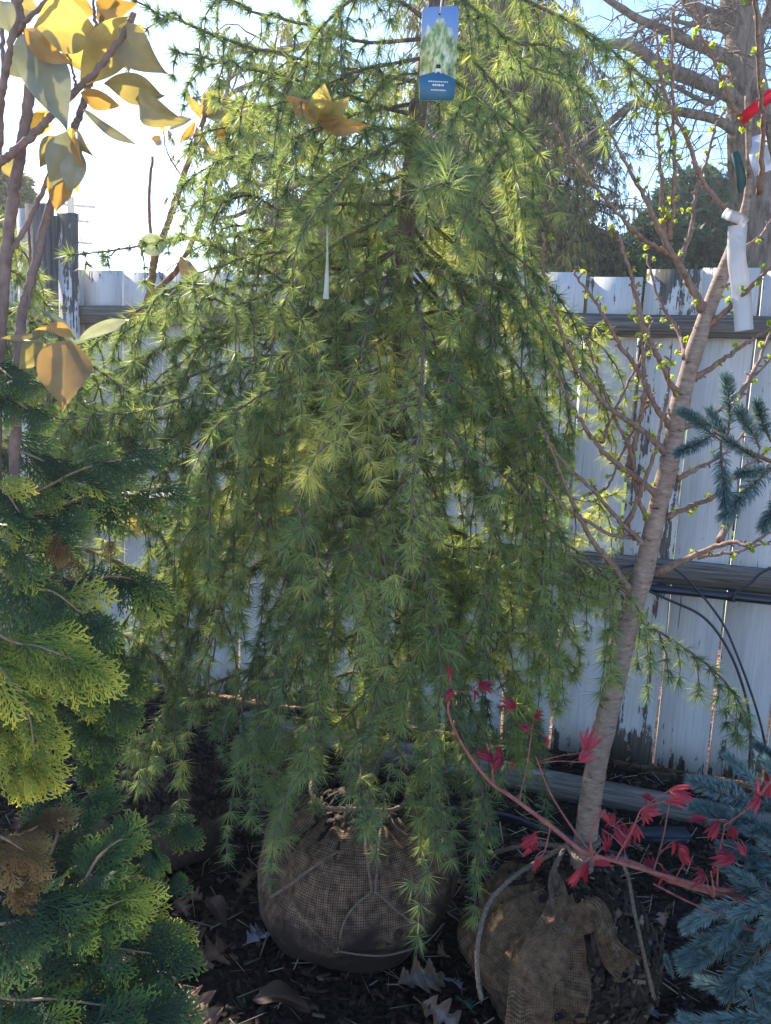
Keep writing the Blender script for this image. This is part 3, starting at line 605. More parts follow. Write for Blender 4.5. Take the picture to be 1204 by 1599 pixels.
HB = [
 (500, [(480, 600), (360, 640), (240, 650), (150, 665), (60, 700)], 1.95, .2, .2), (560, [(480, 660), (360, 720), (240, 760), (160, 800)], 2.15, .22, .25), (450, [(500, 520), (380, 520), (260, 540), (170, 590)], 2.05, .22, .25), (600, [(480, 700), (380, 760), (300, 800), (240, 870)], 2.3, .24, .3), (680, [(480, 780), (360, 840), (280, 900), (230, 980)], 2.25, .24, .15),
 (420, [(540, 460), (430, 480), (340, 540), (280, 600)], 2.3, .24, .4), (360, [(540, 390), (440, 400), (340, 420), (260, 460)], 1.95, .15, .3), (160, [(560, 180), (480, 180), (400, 160), (340, 150)], 2.2, .2, .4), (120, [(600, 140), (520, 170), (440, 190)], 2.2, .22, .4), (300, [(560, 330), (480, 350), (420, 380)], 2.2, .22, .4), (640, [(700, 700), (780, 740), (840, 800), (870, 860)], 1.75, .16, .4),
 (760, [(700, 820), (770, 860), (830, 920), (850, 1000)], 2.15, .2, .2), (860, [(640, 920), (700, 960), (740, 1040)], 2.15, .22, .2), (480, [(720, 540), (780, 570), (830, 620)], 2.2, .24, .4),  # trunk row, photo waypoints, Y at tip, hanging length, tone
 (130, [(500, 105), (400, 80), (300, 42), (215, 5)], 1.85, .13, .35), (180, [(560, 150), (450, 115), (350, 95), (285, 75)], 1.9, .16, .3),
 (60, [(560, 60), (470, 30), (390, 10), (330, -20)], 2.0, .16, .35), (0, [(600, -20), (520, -30), (440, -60)], 2.1, .2, .4), (90, [(600, 100), (540, 120), (480, 150), (420, 170)], 1.75, .16, .35),
 (270, [(600, 285), (540, 290), (470, 275), (400, 240), (340, 250), (285, 290)], 1.9, .15, .3), (350, [(580, 375), (500, 388), (400, 362), (320, 350)], 2.2, .2, .35),
 (380, [(560, 420), (480, 450), (400, 410), (300, 375), (200, 392), (105, 397)], 2.1, .075, .3), (240, [(560, 230), (480, 210), (400, 200), (350, 190)], 2.3, .2, .4), (210, [(580, 200), (530, 190), (460, 220)], 1.75, .2, .35),
 (-60, [(760, -20), (850, 15), (930, 60), (990, 105), (1030, 150)], 1.75, .10, .3), (-30, [(740, 10), (800, 60), (850, 60), (900, 80)], 1.85, .16, .35),
 (40, [(720, 80), (780, 140), (815, 210), (840, 300)], 1.95, .2, .4), (20, [(760, 40), (820, 90), (860, 120)], 2.2, .2, .45), (150, [(730, 190), (790, 270), (825, 360), (850, 460)], 1.95, .22, .4),
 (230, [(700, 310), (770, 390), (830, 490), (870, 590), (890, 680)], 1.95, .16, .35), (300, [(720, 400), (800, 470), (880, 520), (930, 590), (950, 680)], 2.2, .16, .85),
 (340, [(700, 420), (770, 480), (840, 480), (900, 500), (935, 560)], 2.25, .14, .95),  # high tones here and just above paint sunlit tips
 (420, [(700, 490), (750, 580), (780, 680), (800, 780)], 2.05, .22, .45), (500, [(700, 600), (760, 670), (830, 740), (900, 780), (950, 770)], 2.2, .14, .45),
 (700, [(700, 735), (780, 775), (860, 830), (930, 880), (990, 950)], 2.0, .10, .3), (780, [(700, 870), (790, 890), (880, 910), (950, 950), (1040, 995), (1120, 1050), (1170, 1130)], 1.95, .12, .3),
 (830, [(720, 880), (800, 900), (860, 940), (890, 990)], 1.75, .24, .4), (840, [(700, 920), (790, 900), (880, 890), (940, 930)], 1.8, .2, .4),
 (900, [(680, 960), (760, 990), (840, 1000), (900, 1050)], 1.9, .2, .35), (950, [(660, 1000), (700, 1080), (740, 1180), (775, 1300)], 1.75, .14, .35), (1000, [(640, 1080), (670, 1180), (690, 1320)], 1.7, .12, .35),
 (800, [(700, 850), (800, 850), (900, 870), (980, 930)], 1.75, .2, .4), (870, [(690, 900), (780, 920), (850, 950), (900, 1010)], 1.8, .22, .4), (920, [(640, 960), (720, 1000), (790, 1040), (820, 1110)], 2.1, .22, .3), (1050, [(620, 1120), (680, 1160), (740, 1220)], 1.9, .14, .3),
 (430, [(655, 470), (665, 560), (657, 700), (648, 865)], 1.45, .09, .95), (460, [(610, 520), (570, 560), (545, 640), (540, 710)], 1.55, .14, .85), (250, [(665, 235), (690, 250), (690, 295)], 1.35, .05, .0),  # front strands toned lighter, sunlight put into their colour
 (400, [(700, 430), (720, 500), (700, 590), (690, 680)], 1.65, .16, .4), (360, [(680, 420), (740, 430), (760, 500)], 1.7, .2, .3),
 (550, [(540, 560), (450, 600), (410, 680), (405, 780), (400, 850)], 1.75, .18, .4), (520, [(560, 560), (480, 560), (420, 600), (360, 640)], 1.7, .2, .3), (620, [(560, 680), (520, 780), (480, 880), (475, 990)], 1.7, .18, .35),
 (700, [(590, 760), (555, 870), (530, 980), (500, 1100), (490, 1200)], 1.6, .12, .4), (760, [(620, 860), (600, 980), (590, 1080), (572, 1170)], 1.6, .12, .35), (600, [(650, 700), (680, 800), (640, 920), (620, 1040)], 1.8, .2, .35),
 (1000, [(570, 1080), (500, 1150), (445, 1240)], 1.75, .14, .2), (1060, [(560, 1150), (555, 1220), (565, 1290)], 1.55, .09, .25), (980, [(600, 1060), (620, 1150), (640, 1210)], 1.7, .14, .3),
 (430, [(540, 480), (440, 500), (330, 520), (230, 560), (140, 610), (60, 640)], 2.1, .16, .15), (470, [(520, 550), (400, 560), (300, 590), (200, 640), (120, 690)], 1.95, .2, .15), (440, [(540, 460), (420, 450), (300, 470), (200, 520), (90, 560)], 2.3, .16, .2),
 (560, [(480, 620), (380, 650), (290, 700), (230, 760)], 1.9, .2, .3), (600, [(500, 660), (400, 720), (330, 800), (320, 880)], 2.1, .2, .45), (620, [(480, 700), (370, 760), (300, 850), (280, 950)], 2.0, .22, .3),
 (700, [(480, 820), (380, 900), (310, 980), (280, 1080), (270, 1160)], 1.9, .18, .15), (760, [(500, 880), (420, 970), (390, 1080), (385, 1150)], 1.75, .2, .3), (850, [(500, 950), (440, 1040), (420, 1130)], 1.95, .22, .15),
 (880, [(480, 1000), (350, 1060), (260, 1110), (215, 1170)], 1.85, .16, .1), (800, [(450, 860), (340, 900), (250, 950), (200, 1050)], 1.95, .2, .1), (740, [(470, 800), (350, 850), (260, 900), (180, 1000), (150, 1080)], 2.05, .22, .1),
 (500, [(450, 500), (330, 440), (230, 470), (150, 520), (60, 545)], 2.2, .12, .2), (650, [(540, 720), (440, 740), (380, 800), (350, 880)], 1.8, .2, .35), (560, [(600, 600), (560, 680), (500, 720), (450, 780)], 1.65, .18, .45),
 (470, [(480, 540), (380, 570), (280, 620), (180, 640), (90, 650)], 1.8, .16, .2), (500, [(460, 590), (340, 640), (250, 690), (150, 700), (80, 720)], 1.85, .16, .15), (520, [(500, 600), (420, 640), (340, 700), (290, 790)], 1.75, .2, .35),
 (580, [(520, 680), (440, 740), (370, 830), (340, 940), (330, 1020)], 1.8, .2, .3), (820, [(520, 900), (440, 1000), (400, 1080), (395, 1150)], 1.7, .16, .3), (650, [(560, 740), (480, 800), (440, 900), (430, 980)], 1.7, .2, .35), (380, [(560, 440), (500, 500), (450, 560), (430, 640)], 1.75, .2, .35),
 (400, [(680, 460), (740, 540), (790, 620), (820, 700), (830, 790)], 1.8, .2, .35), (560, [(680, 640), (730, 720), (770, 800), (790, 880)], 1.8, .2, .35), (640, [(640, 720), (600, 800), (560, 860), (540, 940)], 1.6, .2, .35),
 (100, [(700, 120), (760, 170), (800, 250)], 1.7, .22, .35), (180, [(620, 220), (560, 250), (500, 320)], 1.7, .22, .35), (300, [(600, 340), (540, 370), (470, 420), (430, 500)], 1.75, .22, .35), (260, [(700, 280), (760, 330), (800, 420)], 1.75, .22, .35),
 (320, [(520, 320), (440, 330), (380, 300), (310, 320)], 2.0, .18, .35), (440, [(500, 420), (420, 460), (360, 480), (290, 440)], 1.8, .2, .4), (900, [(560, 980), (480, 1010), (440, 1090), (380, 1160)], 1.75, .2, .2)]
rl = np.random.default_rng(77); nt_total = 0
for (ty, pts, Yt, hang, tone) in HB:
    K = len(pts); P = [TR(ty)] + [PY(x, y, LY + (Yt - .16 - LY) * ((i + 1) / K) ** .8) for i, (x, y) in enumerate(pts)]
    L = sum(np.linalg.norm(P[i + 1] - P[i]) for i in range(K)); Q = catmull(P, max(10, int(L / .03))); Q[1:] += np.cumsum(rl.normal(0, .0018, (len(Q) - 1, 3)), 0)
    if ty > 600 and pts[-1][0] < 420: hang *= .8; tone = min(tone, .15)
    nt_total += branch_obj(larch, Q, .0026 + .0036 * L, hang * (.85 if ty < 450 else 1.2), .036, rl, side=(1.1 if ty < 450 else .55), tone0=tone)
for i in range(34):   # inner limbs all round the trunk
    ty = rl.uniform(-80, 1080); az = rl.uniform(0, 6.28); p = TR(ty); R = rl.uniform(.2, .5) * (1 if ty > 250 else .75)
    if ty < 350 and rl.random() < .35: continue
    d = np.array([math.cos(az), .8 * math.sin(az), 0]); q = np.linspace(0, 1, 14)[:, None]
    if i % 2 and ty < 500: continue
    Q = p + d * R * q + np.array([0, 0, 1]) * (.08 * np.sin(q * 2.2) - .32 * q ** 2.2) * R / .4 + np.cumsum(rl.normal(0, .003, (14, 3)), 0)
    if (Q[:, 2] < .42).any() and ty > 950: continue
    nt_total += branch_obj(larch, Q, .005, .17 if ty < 500 else .22, .038, rl, tone0=.25)
lar2 = thing('weeping_conifer', 'second weeping conifer at the left edge, half hidden behind the magnolia stems and cypress', 'tree', PY(-90, 900, 1.9) * np.array([1, 1, 0]))
P = catmull([PY(-90, y, 1.9) for y in (1300, 1000, 700, 400, 200)], 30); b = MB(); tube(b, P, np.linspace(.03, .015, 30), 9, rough=.06); part(b, 'trunk', M['larchwood'], lar2, smooth=True)
for pts, hang, tone in [([(-90, 430), (-20, 410), (30, 430), (70, 470)], .16, .3), ([(-90, 380), (-40, 340), (0, 350), (20, 380)], .14, .5), ([(-90, 520), (0, 490), (60, 500), (110, 540)], .14, .25), ([(-90, 600), (-10, 560), (50, 570), (100, 620)], .14, .2), ([(-90, 680), (0, 630), (70, 640), (140, 690)], .14, .15), ([(-90, 740), (0, 690), (60, 700), (120, 740)], .14, .2), ([(-90, 560), (20, 540), (120, 560), (200, 610)], .16, .2), ([(-90, 640), (40, 610), (150, 640), (220, 700)], .16, .15), ([(-90, 800), (60, 760), (170, 780), (240, 830)], .16, .15), ([(-90, 900), (60, 850), (190, 880), (270, 950)], .16, .15), ([(-90, 980), (80, 960), (210, 1000), (290, 1080)], .16, .1), ([(-90, 460), (-40, 470), (0, 500), (20, 560)], .14, .3)]:
    Q = catmull([PY(x, y, 1.9 - .05 * i) for i, (x, y) in enumerate(pts)], 24); nt_total += branch_obj(lar2, Q, .006, hang, .028, rl, tone0=tone)
print('tufts', nt_total)

# ------------------------------------------------------------------ burlap balls
def mapr(n, L, src, a, b_):
    r = n.new('ShaderNodeMapRange'); L.new(src, r.inputs[0]); r.inputs[1].default_value = a; r.inputs[2].default_value = b_; return r.outputs[0]
def burlap_mat(name, c1, c2, zdirt):
    m, n, L = mat(name); tc = n.new('ShaderNodeTexCoord'); ge = n.new('ShaderNodeNewGeometry')
    nz = n.new('ShaderNodeTexNoise'); nz.inputs['Scale'].default_value = 9; nz.inputs['Detail'].default_value = 6; nz.inputs['Roughness'].default_value = .65; L.new(tc.outputs['Object'], nz.inputs['Vector'])
    sp_ = n.new('ShaderNodeSeparateXYZ'); L.new(ge.outputs['Position'], sp_.inputs[0])
    a = n.new('ShaderNodeMath'); a.operation = 'MULTIPLY_ADD'; L.new(nz.outputs[0], a.inputs[0]); a.inputs[1].default_value = -.7; a.inputs[2].default_value = .35
    s = n.new('ShaderNodeMath'); s.operation = 'ADD'; L.new(a.outputs[0], s.inputs[0]); L.new(sp_.outputs[2], s.inputs[1])
    d = mapr(n, L, s.outputs[0], zdirt - .07, zdirt + .07)
    n2 = n.new('ShaderNodeTexNoise'); n2.inputs['Scale'].default_value = 60; n2.inputs['Detail'].default_value = 5; L.new(tc.outputs['Object'], n2.inputs['Vector'])
    r = ramp(n, [(.3, c1), (.7, c2)]); L.new(n2.outputs[0], r.inputs[0])
    mx = n.new('ShaderNodeMix'); mx.data_type = 'RGBA'; L.new(d, mx.inputs[0]); mx.inputs[6].default_value = (.035, .028, .027, 1); L.new(r.outputs[0], mx.inputs[7])
    p = n.new('ShaderNodeBsdfPrincipled'); p.inputs['Roughness'].default_value = .95; p.inputs['Specular IOR Level'].default_value = .1; L.new(mx.outputs[2], p.inputs['Base Color'])
    o = n.new('ShaderNodeOutputMaterial'); L.new(p.outputs[0], o.inputs[0]); return m
M['burlap'] = burlap_mat('brown burlap with damp soil stains', (.075, .045, .032), (.25, .16, .11), .165)
M['burlap2'] = burlap_mat('loose tan burlap', (.07, .042, .027), (.20, .13, .082), .06)
def ball_r(th, ph, seed, rx, rz):
    """surface point of a slumped ball"""
    s = 1 + .03 * np.sin(3 * th + seed) * np.sin(ph) + .025 * np.sin(5 * th + 2 * ph + seed * 2) + .02 * np.sin(7 * ph + seed * 3 + th)
    x = np.cos(th) * np.sin(ph); y = np.sin(th) * np.sin(ph); z = np.cos(ph)
    z = np.sign(z) * np.abs(z) ** .98; xy = np.sqrt(x * x + y * y) ** .93 / np.maximum(np.sqrt(x * x + y * y), 1e-6)
    return np.stack([x * xy * rx * s, y * xy * rx * s, z * rz * s], -1)
def ribbon_grid(mb, S, wfrac=.55, lift=.0008, tone=.5):
    """weave: S is (n,m,3) of thread crossings; warp ribbons and weft ribbons"""
    def rib(S_, lf):
        n, m, _ = S_.shape
        dn = np.zeros_like(S_); dn[1:-1] = (S_[2:] - S_[:-2]) * .5; dn[0] = S_[1] - S_[0]; dn[-1] = S_[-1] - S_[-2]
        dm = np.gradient(S_, axis=1); N = nrm(np.cross(dn, dm)); off = N * lf
        a = S_ - dn * wfrac * .5 + off; c = S_ + dn * wfrac * .5 + off
        jit = RNG.normal(0, .08, (n, 1, 1)) * dn; a += jit; c += jit
        v = np.stack([a, c], 2).reshape(-1, 3); i = (np.arange(n)[:, None] * m + np.arange(m - 1)[None]).ravel() * 2
        mb.add(v, np.stack([i, i + 1, i + 3, i + 2], -1), tone)
    rib(S, lift); rib(np.transpose(S, (1, 0, 2)), -lift)
def solid_ball(parent, c, rx, rz, seed, k=.975, name='soil', lump=0):
    th = np.linspace(0, 2 * math.pi, 80, endpoint=False); ph = np.linspace(.02, math.pi - .02, 44); TH, PH = np.meshgrid(th, ph)
    S = ball_r(TH, PH, seed, rx * k, rz * k); S = S + (fbm(TH * 1.6, PH * 2.2, 8) * lump)[..., None] * nrm(S) + RNG.normal(0, .0012 + lump * .1, S.shape) + c; n, m = S.shape[:2]
    i = (np.arange(n - 1)[:, None] * m + np.arange(m)[None]); j = (np.arange(n - 1)[:, None] * m + (np.arange(m)[None] + 1) % m)
    b = MB(); b.add(S.reshape(-1, 3), np.stack([i, j, j + m, i + m], -1).reshape(-1, 4))
    top = np.arange(m)[None]; b.add(S[0], top[:, ::-1]); 
    return part(b, name, M['soil'], parent, smooth=True)
def rope(P, r, parent=None, name='rope', m='rope', turns=None, **props):
    P = np.asarray(P); L = np.linalg.norm(np.diff(P, axis=0), axis=1).sum(); n = int(max(30, min(400, L / (r * 1.4)))); Q = catmull(P, n); T, N, B = frames(Q)
    s = np.linspace(0, L, n); b = MB(); ph = s / (r * 6.0) * 2 * math.pi
    for q in (0, 2.094, 4.189):
        a = (ph + q)[:, None]; tube(b, Q + (np.cos(a) * N + np.sin(a) * B) * r * .5, r * .56, 5)
    if parent is not None: return part(b, name, M[m], parent, smooth=True)
    return b.build(name, M[m], smooth=True, **props)
def crumbs(parent, c, rx, rz, seed, n, zmin=.1, k=1.0, cond=None):
    rs = np.random.default_rng(seed); th = rs.uniform(0, 6.283, n); ph = np.arccos(rs.uniform(zmin, 1, n)); C = ball_r(th, ph, seed if cond is None else cond, rx * k, rz * k) + c
    Nn = nrm(C - c); L = rs.uniform(.006, .024, n)[:, None]; d = nrm(np.cross(Nn, rs.normal(size=(n, 3))) + Nn * rs.normal(0, .25, (n, 1))); w_ = np.cross(Nn, d) * L * rs.uniform(.15, .45, (n, 1)); h = Nn * L * rs.uniform(.1, .35, (n, 1)); C = C - h * .3 + Nn * rs.uniform(0, .006, (n, 1)); d = d * L
    v = np.stack([C - d - w_, C + d - w_ * .6, C + d * .9 + w_, C - d * .8 + w_, C - d * .8 - w_ * .8 + h, C + d * .9 - w_ * .5 + h, C + d * .8 + w_ * .8 + h, C - d * .7 + w_ * .9 + h], 1)
    F = np.array([[0, 3, 2, 1], [4, 5, 6, 7], [0, 1, 5, 4], [1, 2, 6, 5], [2, 3, 7, 6], [3, 0, 4, 7]]); f = (np.arange(n)[:, None, None] * 8 + F[None]).reshape(-1, 4)
    b = MB(); b.add(v.reshape(-1, 3), f, np.repeat(rs.beta(1.3, 2.0, n), 8)); part(b, 'mulch_crumbs', M['chip'], parent, kind='stuff')
bc = PZ(556, 1358, .18); BRX, BRZ = .248, .20; BC = bc; print('BC', BC)
solid_ball(larch, bc, BRX, BRZ, 1.3, name='root_ball_soil')
TH, PH = np.meshgrid(np.linspace(math.pi * .92, math.pi * 2.12, 172), np.linspace(.3, 2.6, 90), indexing='ij')
S = ball_r(TH, PH, 1.3, BRX, BRZ) + bc
S += (fbm(S[..., 0] * 3, S[..., 2] * 3, 9) * .005 + .006 * np.sin(TH * 19 + 2 * np.sin(PH * 3)) * np.exp(-((PH - .5) / .5) ** 2) + .004 * np.abs(np.sin(TH * 4 + PH * 5)) ** 6)[..., None] * nrm(S - bc)
b = MB(); ribbon_grid(b, S, .47); part(b, 'burlap', M['burlap'], larch, kind='stuff')
def on_ball(px, py, c=BC, rx=BRX, rz=BRZ, seed=1.3, lift=.006):
    """point on the front of the ball under a photo pixel"""
    d = CF + CR * (px - 602) / FPX + CU * (799.5 - py) / FPX; o = np.array([0, 0, CAMH])
    for t in np.arange(1.3, 2.6, .004):
        q = o + d * t - c; ph = math.acos(max(-1, min(1, q[2] / max(np.linalg.norm(q), 1e-6)))); th = math.atan2(q[1], q[0])
        # iterate direction match using scaled coordinates
        e = (abs(q[0]) ** 2.2 + abs(q[1]) ** 2.2) / rx ** 2.2 + (abs(q[2]) / rz) ** 2.1
        if e <= 1: return q + c + nrm(q) * lift
    return o + d * (np.linalg.norm(c - o))
def ballrope(pts, r=.0038, **k): return rope([on_ball(*p, **k) for p in pts], r, larch)
ballrope([(568, 1280), (572, 1330), (580, 1392)]); ballrope([(597, 1260), (590, 1330), (585, 1394)])
ballrope([(580, 1392), (555, 1412), (537, 1440), (528, 1480)], .0026); ballrope([(586, 1392), (612, 1415), (640, 1440), (655, 1465)], .0026)
ballrope([(458, 1412), (490, 1450), (527, 1484)], .003); ballrope([(528, 1482), (570, 1488), (610, 1487), (660, 1470), (690, 1440)], .0022)
ballrope([(480, 1245), (445, 1290), (425, 1340), (415, 1390)], .004); ballrope([(530, 1330), (490, 1355), (450, 1385), (425, 1400)], .004)
ballrope([(610, 1250), (645, 1280), (675, 1310), (700, 1340)], .0075); ballrope([(600, 1262), (625, 1300), (690, 1330)], .003)
# gathered burlap rolls at the neck of the ball
for i in range(0):
    a = 3.3 + i * .52; p = BC + np.array([math.cos(a) * .14, math.sin(a) * .14, .195]); q = BC + np.array([math.cos(a + .5) * .09, math.sin(a + .5) * .09, .235])
    b = MB(); tube(b, catmull([p, (p + q) / 2 + [0, 0, .02], q], 10), [.008, .01, .014, .012, .015, .012, .014, .01, .009, .006], 8, rough=.15); part(b, 'burlap_fold', M['burlap'], larch, smooth=True)
rope([BC + np.array([math.cos(a) * .12, math.sin(a) * .12, .222 + .01 * math.sin(3 * a)]) for a in np.linspace(2.6, 7.2, 14)], .006, larch)
crumbs(larch, BC + [0, 0, .004], BRX, BRZ, 5, 700, .9, 1.0, 1.3)
print('ball ok')

# ------------------------------------------------------------------ sapling
SY = 1.66
sap = thing('young_sapling', 'slender bare sapling with pale smooth trunk and tiny yellow green leaves, right of centre', 'tree', PY(905, 1420, SY) * np.array([1, 1, 0]))
def SP(x, y, Y=SY): return PY(x, y, Y)
tp = [(900, 1410, 50), (908, 1350, 46), (915, 1305, 43), (922, 1250, 42), (932, 1190, 40), (945, 1130, 40), (957, 1080, 40), (968, 1030, 40), (985, 960, 38), (1008, 880, 35), (1028, 790, 33), (1046, 720, 34), (1060, 640, 32), (1074, 585, 30), (1095, 515, 27), (1120, 448, 25), (1148, 380, 23), (1165, 318, 13), (1170, 266, 11), (1168, 200, 9), (1166, 150, 7)]
P0 = np.array([SP(a, c) for a, c, _ in tp]); R0 = np.array([w_ for *_, w_ in tp]) / 2 / FPX * 1.45
P = catmull(P0, 110); R_ = np.interp(np.linspace(0, len(tp) - 1, 110), range(len(tp)), R0) * (1 + .008 * RNG.normal(size=110))
for kn, am in ((48, .12), (66, .16), (74, .14), (26, .1), (57, .1)): R_[kn - 1:kn + 2] *= 1 + am * .6
b = MB(); tube(b, P, R_, 14, rough=.004); trunk_o = part(b, 'trunk', M['sapbark'], sap, smooth=True)
def fan_leaves(mb, C, D, rs, s=.008, k=4):
    n = len(C); C = np.repeat(C, k, 0); D = nrm(np.repeat(nrm(D), k, 0) + rs.normal(0, .75, (n * k, 3))); W = nrm(np.cross(D, rs.normal(size=(n * k, 3)))); N = np.cross(D, W)
    s_ = (s * rs.uniform(.5, 1.25, n * k))[:, None]; v = [C + D * s_ * .15]
    for a in (-1.0, -.45, 0, .45, 1.0): v.append(C + D * s_ * (.35 + .75 * math.cos(a)) + W * s_ * 1.05 * math.sin(a) + N * s_ * .35 * abs(math.sin(a)) * (1 if a else .4))
    v = np.stack(v, 1); f = (np.arange(n * k)[:, None, None] * 6 + np.array([[0, 1, 2], [0, 2, 3], [0, 3, 4], [0, 4, 5]])[None]).reshape(-1, 3)
    mb.add(v.reshape(-1, 3), f, np.repeat(rs.uniform(0, 1, n * k), 6))
SB = [([(1097, 483), (1071, 430), (1044, 387), (1011, 317), (984, 267), (951, 203)], 13, 1.6), ([(1044, 395), (1037, 360), (1034, 323), (1031, 250), (1026, 200), (1026, 143)], 9, 1.7), ([(1044, 372), (1051, 333), (1052, 233), (1051, 133), (1049, 20)], 8, 1.62),
 ([(1061, 410), (1081, 350), (1087, 293), (1104, 250), (1117, 200), (1131, 173)], 8, 1.85), ([(1155, 352), (1131, 325), (1094, 277), (1074, 217), (1051, 173), (1034, 127), (1024, 50)], 9, 1.6), ([(1044, 397), (1001, 370), (964, 333), (931, 293), (894, 247), (866, 193)], 7, 1.55),
 ([(1104, 510), (1154, 467), (1190, 430), (1230, 395)], 10, 1.6), ([(1160, 390), (1187, 370), (1204, 345), (1230, 300)], 7, 1.9), ([(1166, 195), (1157, 190), (1137, 150), (1117, 100), (1097, 60), (1084, 12)], 8, 1.6),
 ([(1062, 630), (1031, 563), (1017, 537), (994, 467), (984, 427), (967, 370), (957, 358)], 10, 1.6), ([(1051, 673), (1021, 630), (1004, 590), (971, 543), (947, 500), (927, 467), (897, 430)], 10, 1.62), ([(1044, 710), (991, 663), (951, 637), (904, 580), (884, 537), (864, 483), (851, 430), (849, 367)], 10, 1.5),
 ([(1032, 778), (991, 743), (954, 717), (917, 673), (887, 620), (861, 563)], 11, 1.6), ([(1012, 855), (971, 817), (927, 767), (877, 717), (841, 667)], 9, 1.6), ([(1017, 822), (994, 770), (984, 700), (960, 655), (940, 600), (915, 530)], 8, 1.7),
 ([(977, 822), (1004, 760), (1031, 673), (1044, 603), (1043, 560)], 8, 1.6), ([(981, 732), (1001, 647), (1006, 603), (1004, 550), (998, 500), (990, 440)], 9, 1.6), ([(991, 840), (954, 835), (914, 813), (884, 793), (841, 743)], 7, 1.6),
 ([(985, 925), (955, 880), (927, 847), (901, 800), (877, 743), (854, 680)], 12, 1.6), ([(1042, 807), (1087, 787), (1114, 777), (1150, 740), (1204, 700)], 9, 1.6), ([(1028, 892), (1087, 867), (1137, 847), (1170, 850), (1215, 822)], 12, 1.6),
 ([(1066, 668), (1114, 647), (1150, 615), (1204, 560)], 8, 1.65), ([(1082, 592), (1127, 563), (1174, 530), (1225, 500)], 10, 1.65), ([(1058, 748), (1104, 723), (1140, 700), (1190, 640)], 8, 1.8), ([(1124, 845), (1151, 797), (1184, 747), (1230, 690)], 10, 1.95),
 ([(1140, 645), (1171, 590), (1191, 550), (1215, 480)], 10, 1.95), ([(1020, 620), (1000, 650), (970, 710), (950, 760), (920, 770)], 6, 1.85), ([(1187, 300), (1192, 200), (1186, 120), (1180, 20), (1178, -40)], 8, 1.3), ([(1090, 870), (1150, 862), (1204, 845)], 6, 1.75), ([(1075, 560), (1100, 480), (1140, 440), (1150, 400)], 7, 1.9),
 ([(940, 690), (960, 640), (1000, 560), (1020, 500)], 6, 1.9), ([(1071, 560), (1060, 520), (1030, 470), (1010, 400)], 8, 1.9)]
rg = np.random.default_rng(31)
for pts, wpx, Yt in SB:
    K = len(pts) - 1; near = min(range(len(P0)), key=lambda i: (tp[i][0] - pts[0][0]) ** 2 + (tp[i][1] - pts[0][1]) ** 2)
    Q = np.array([PY(x, y, SY + (Yt - .09 - SY) * (i / K)) for i, (x, y) in enumerate(pts)]); n = 8 * K; Q = catmull(Q, n); Q[1:] += rg.normal(0, .0012, (n - 1, 3))
    r = np.linspace(wpx / 2 / FPX * 1.45, .0019, n); b = MB()
    r[:4] *= [1.7, 1.45, 1.2, 1.08]; spur = np.arange(2, n, 2); r2_ = r.copy(); r2_[spur] *= 1.18
    tube(b, Q, r2_, 7, rough=.04); T = nrm(np.gradient(Q, axis=0)); C = []; D = []
    for i in list(spur) + [n - 1]:
        d = nrm(np.cross(T[i], rg.normal(size=3)) + T[i] * .5); L = rg.uniform(.004, .011); tube(b, np.array([Q[i], Q[i] + d * (L + r[i])]), [.0025, .0018], 5); 
        if rg.random() < .4: C.append(Q[i] + d * (L + r[i])); D.append(d)
    o = part(b, 'branch', M['sapbranch'], sap, smooth=True)
    if C:
        f = MB(); fan_leaves(f, np.array(C), np.array(D), rg, s=.0068, k=9); l = np.array(sap.location).astype(np.float32)
        for i in range(len(f.v)): f.v[i] = f.v[i] - l
        f.build('leaves', M['ginkgo'], o)['kind'] = 'stuff'
# sapling root ball
sc_ = PZ(880, 1470, .13); print('SC', sc_)
solid_ball(sap, sc_, .205, .16, 4.1, 1.0, name='root_ball_soil', lump=.012)
crumbs(sap, sc_, .205, .16, 6, 4200, -.6, 1.0, 4.1)
SOFF = .135
def patch(ctrl, nu, nv, wf=.5, rip=.004, seed=0, name='burlap'):
    """ctrl: rows of (px,py,Y) control points -> woven cloth"""
    G = np.array([[PY(c[0], c[1], c[2] - SOFF) for c in row] for row in ctrl]); A = np.array([catmull(r, nv) for r in G]); S = np.stack([catmull(A[:, j], nu) for j in range(nv)], 1)
    uu, vv = np.meshgrid(np.linspace(0, 1, nu), np.linspace(0, 1, nv), indexing='ij')
    S[..., 1] += rip * (np.sin(9 * vv + 4 * uu + seed) + .6 * np.sin(21 * vv - 6 * uu + seed)); S[..., 2] += rip * .6 * np.sin(13 * uu + 7 * vv + seed)
    b = MB(); ribbon_grid(b, S, wf); part(b, name, M['burlap2'], sap, kind='stuff')
TH, PH = np.meshgrid(np.linspace(math.pi * .75, math.pi * 1.52, 100), np.linspace(.32, 2.5, 74), indexing='ij'); S = ball_r(TH, PH, 4.1, .214, .168) + sc_ + [-.012, -.008, .004]
S += (fbm(TH * 1.2, PH * 1.5, 12) * .007 + .006 * np.sin(TH * 15 + PH * 4) * np.exp(-((PH - .6) / .6) ** 2))[..., None] * nrm(S - sc_)
b = MB(); ribbon_grid(b, S, .6); part(b, 'burlap', M['burlap2'], sap, kind='stuff')
patch([[(868, 1350, 1.66), (850, 1420, 1.57), (815, 1470, 1.52), (798, 1530, 1.50), (790, 1600, 1.48), (785, 1660, 1.45)],
       [(880, 1380, 1.62), (868, 1440, 1.54), (850, 1490, 1.49), (830, 1540, 1.47), (825, 1600, 1.46), (825, 1660, 1.44)],
       [(895, 1400, 1.60), (900, 1450, 1.53), (885, 1500, 1.49), (862, 1545, 1.475), (865, 1600, 1.46), (870, 1660, 1.44)]], 26, 60, .45, .009, 1.7)
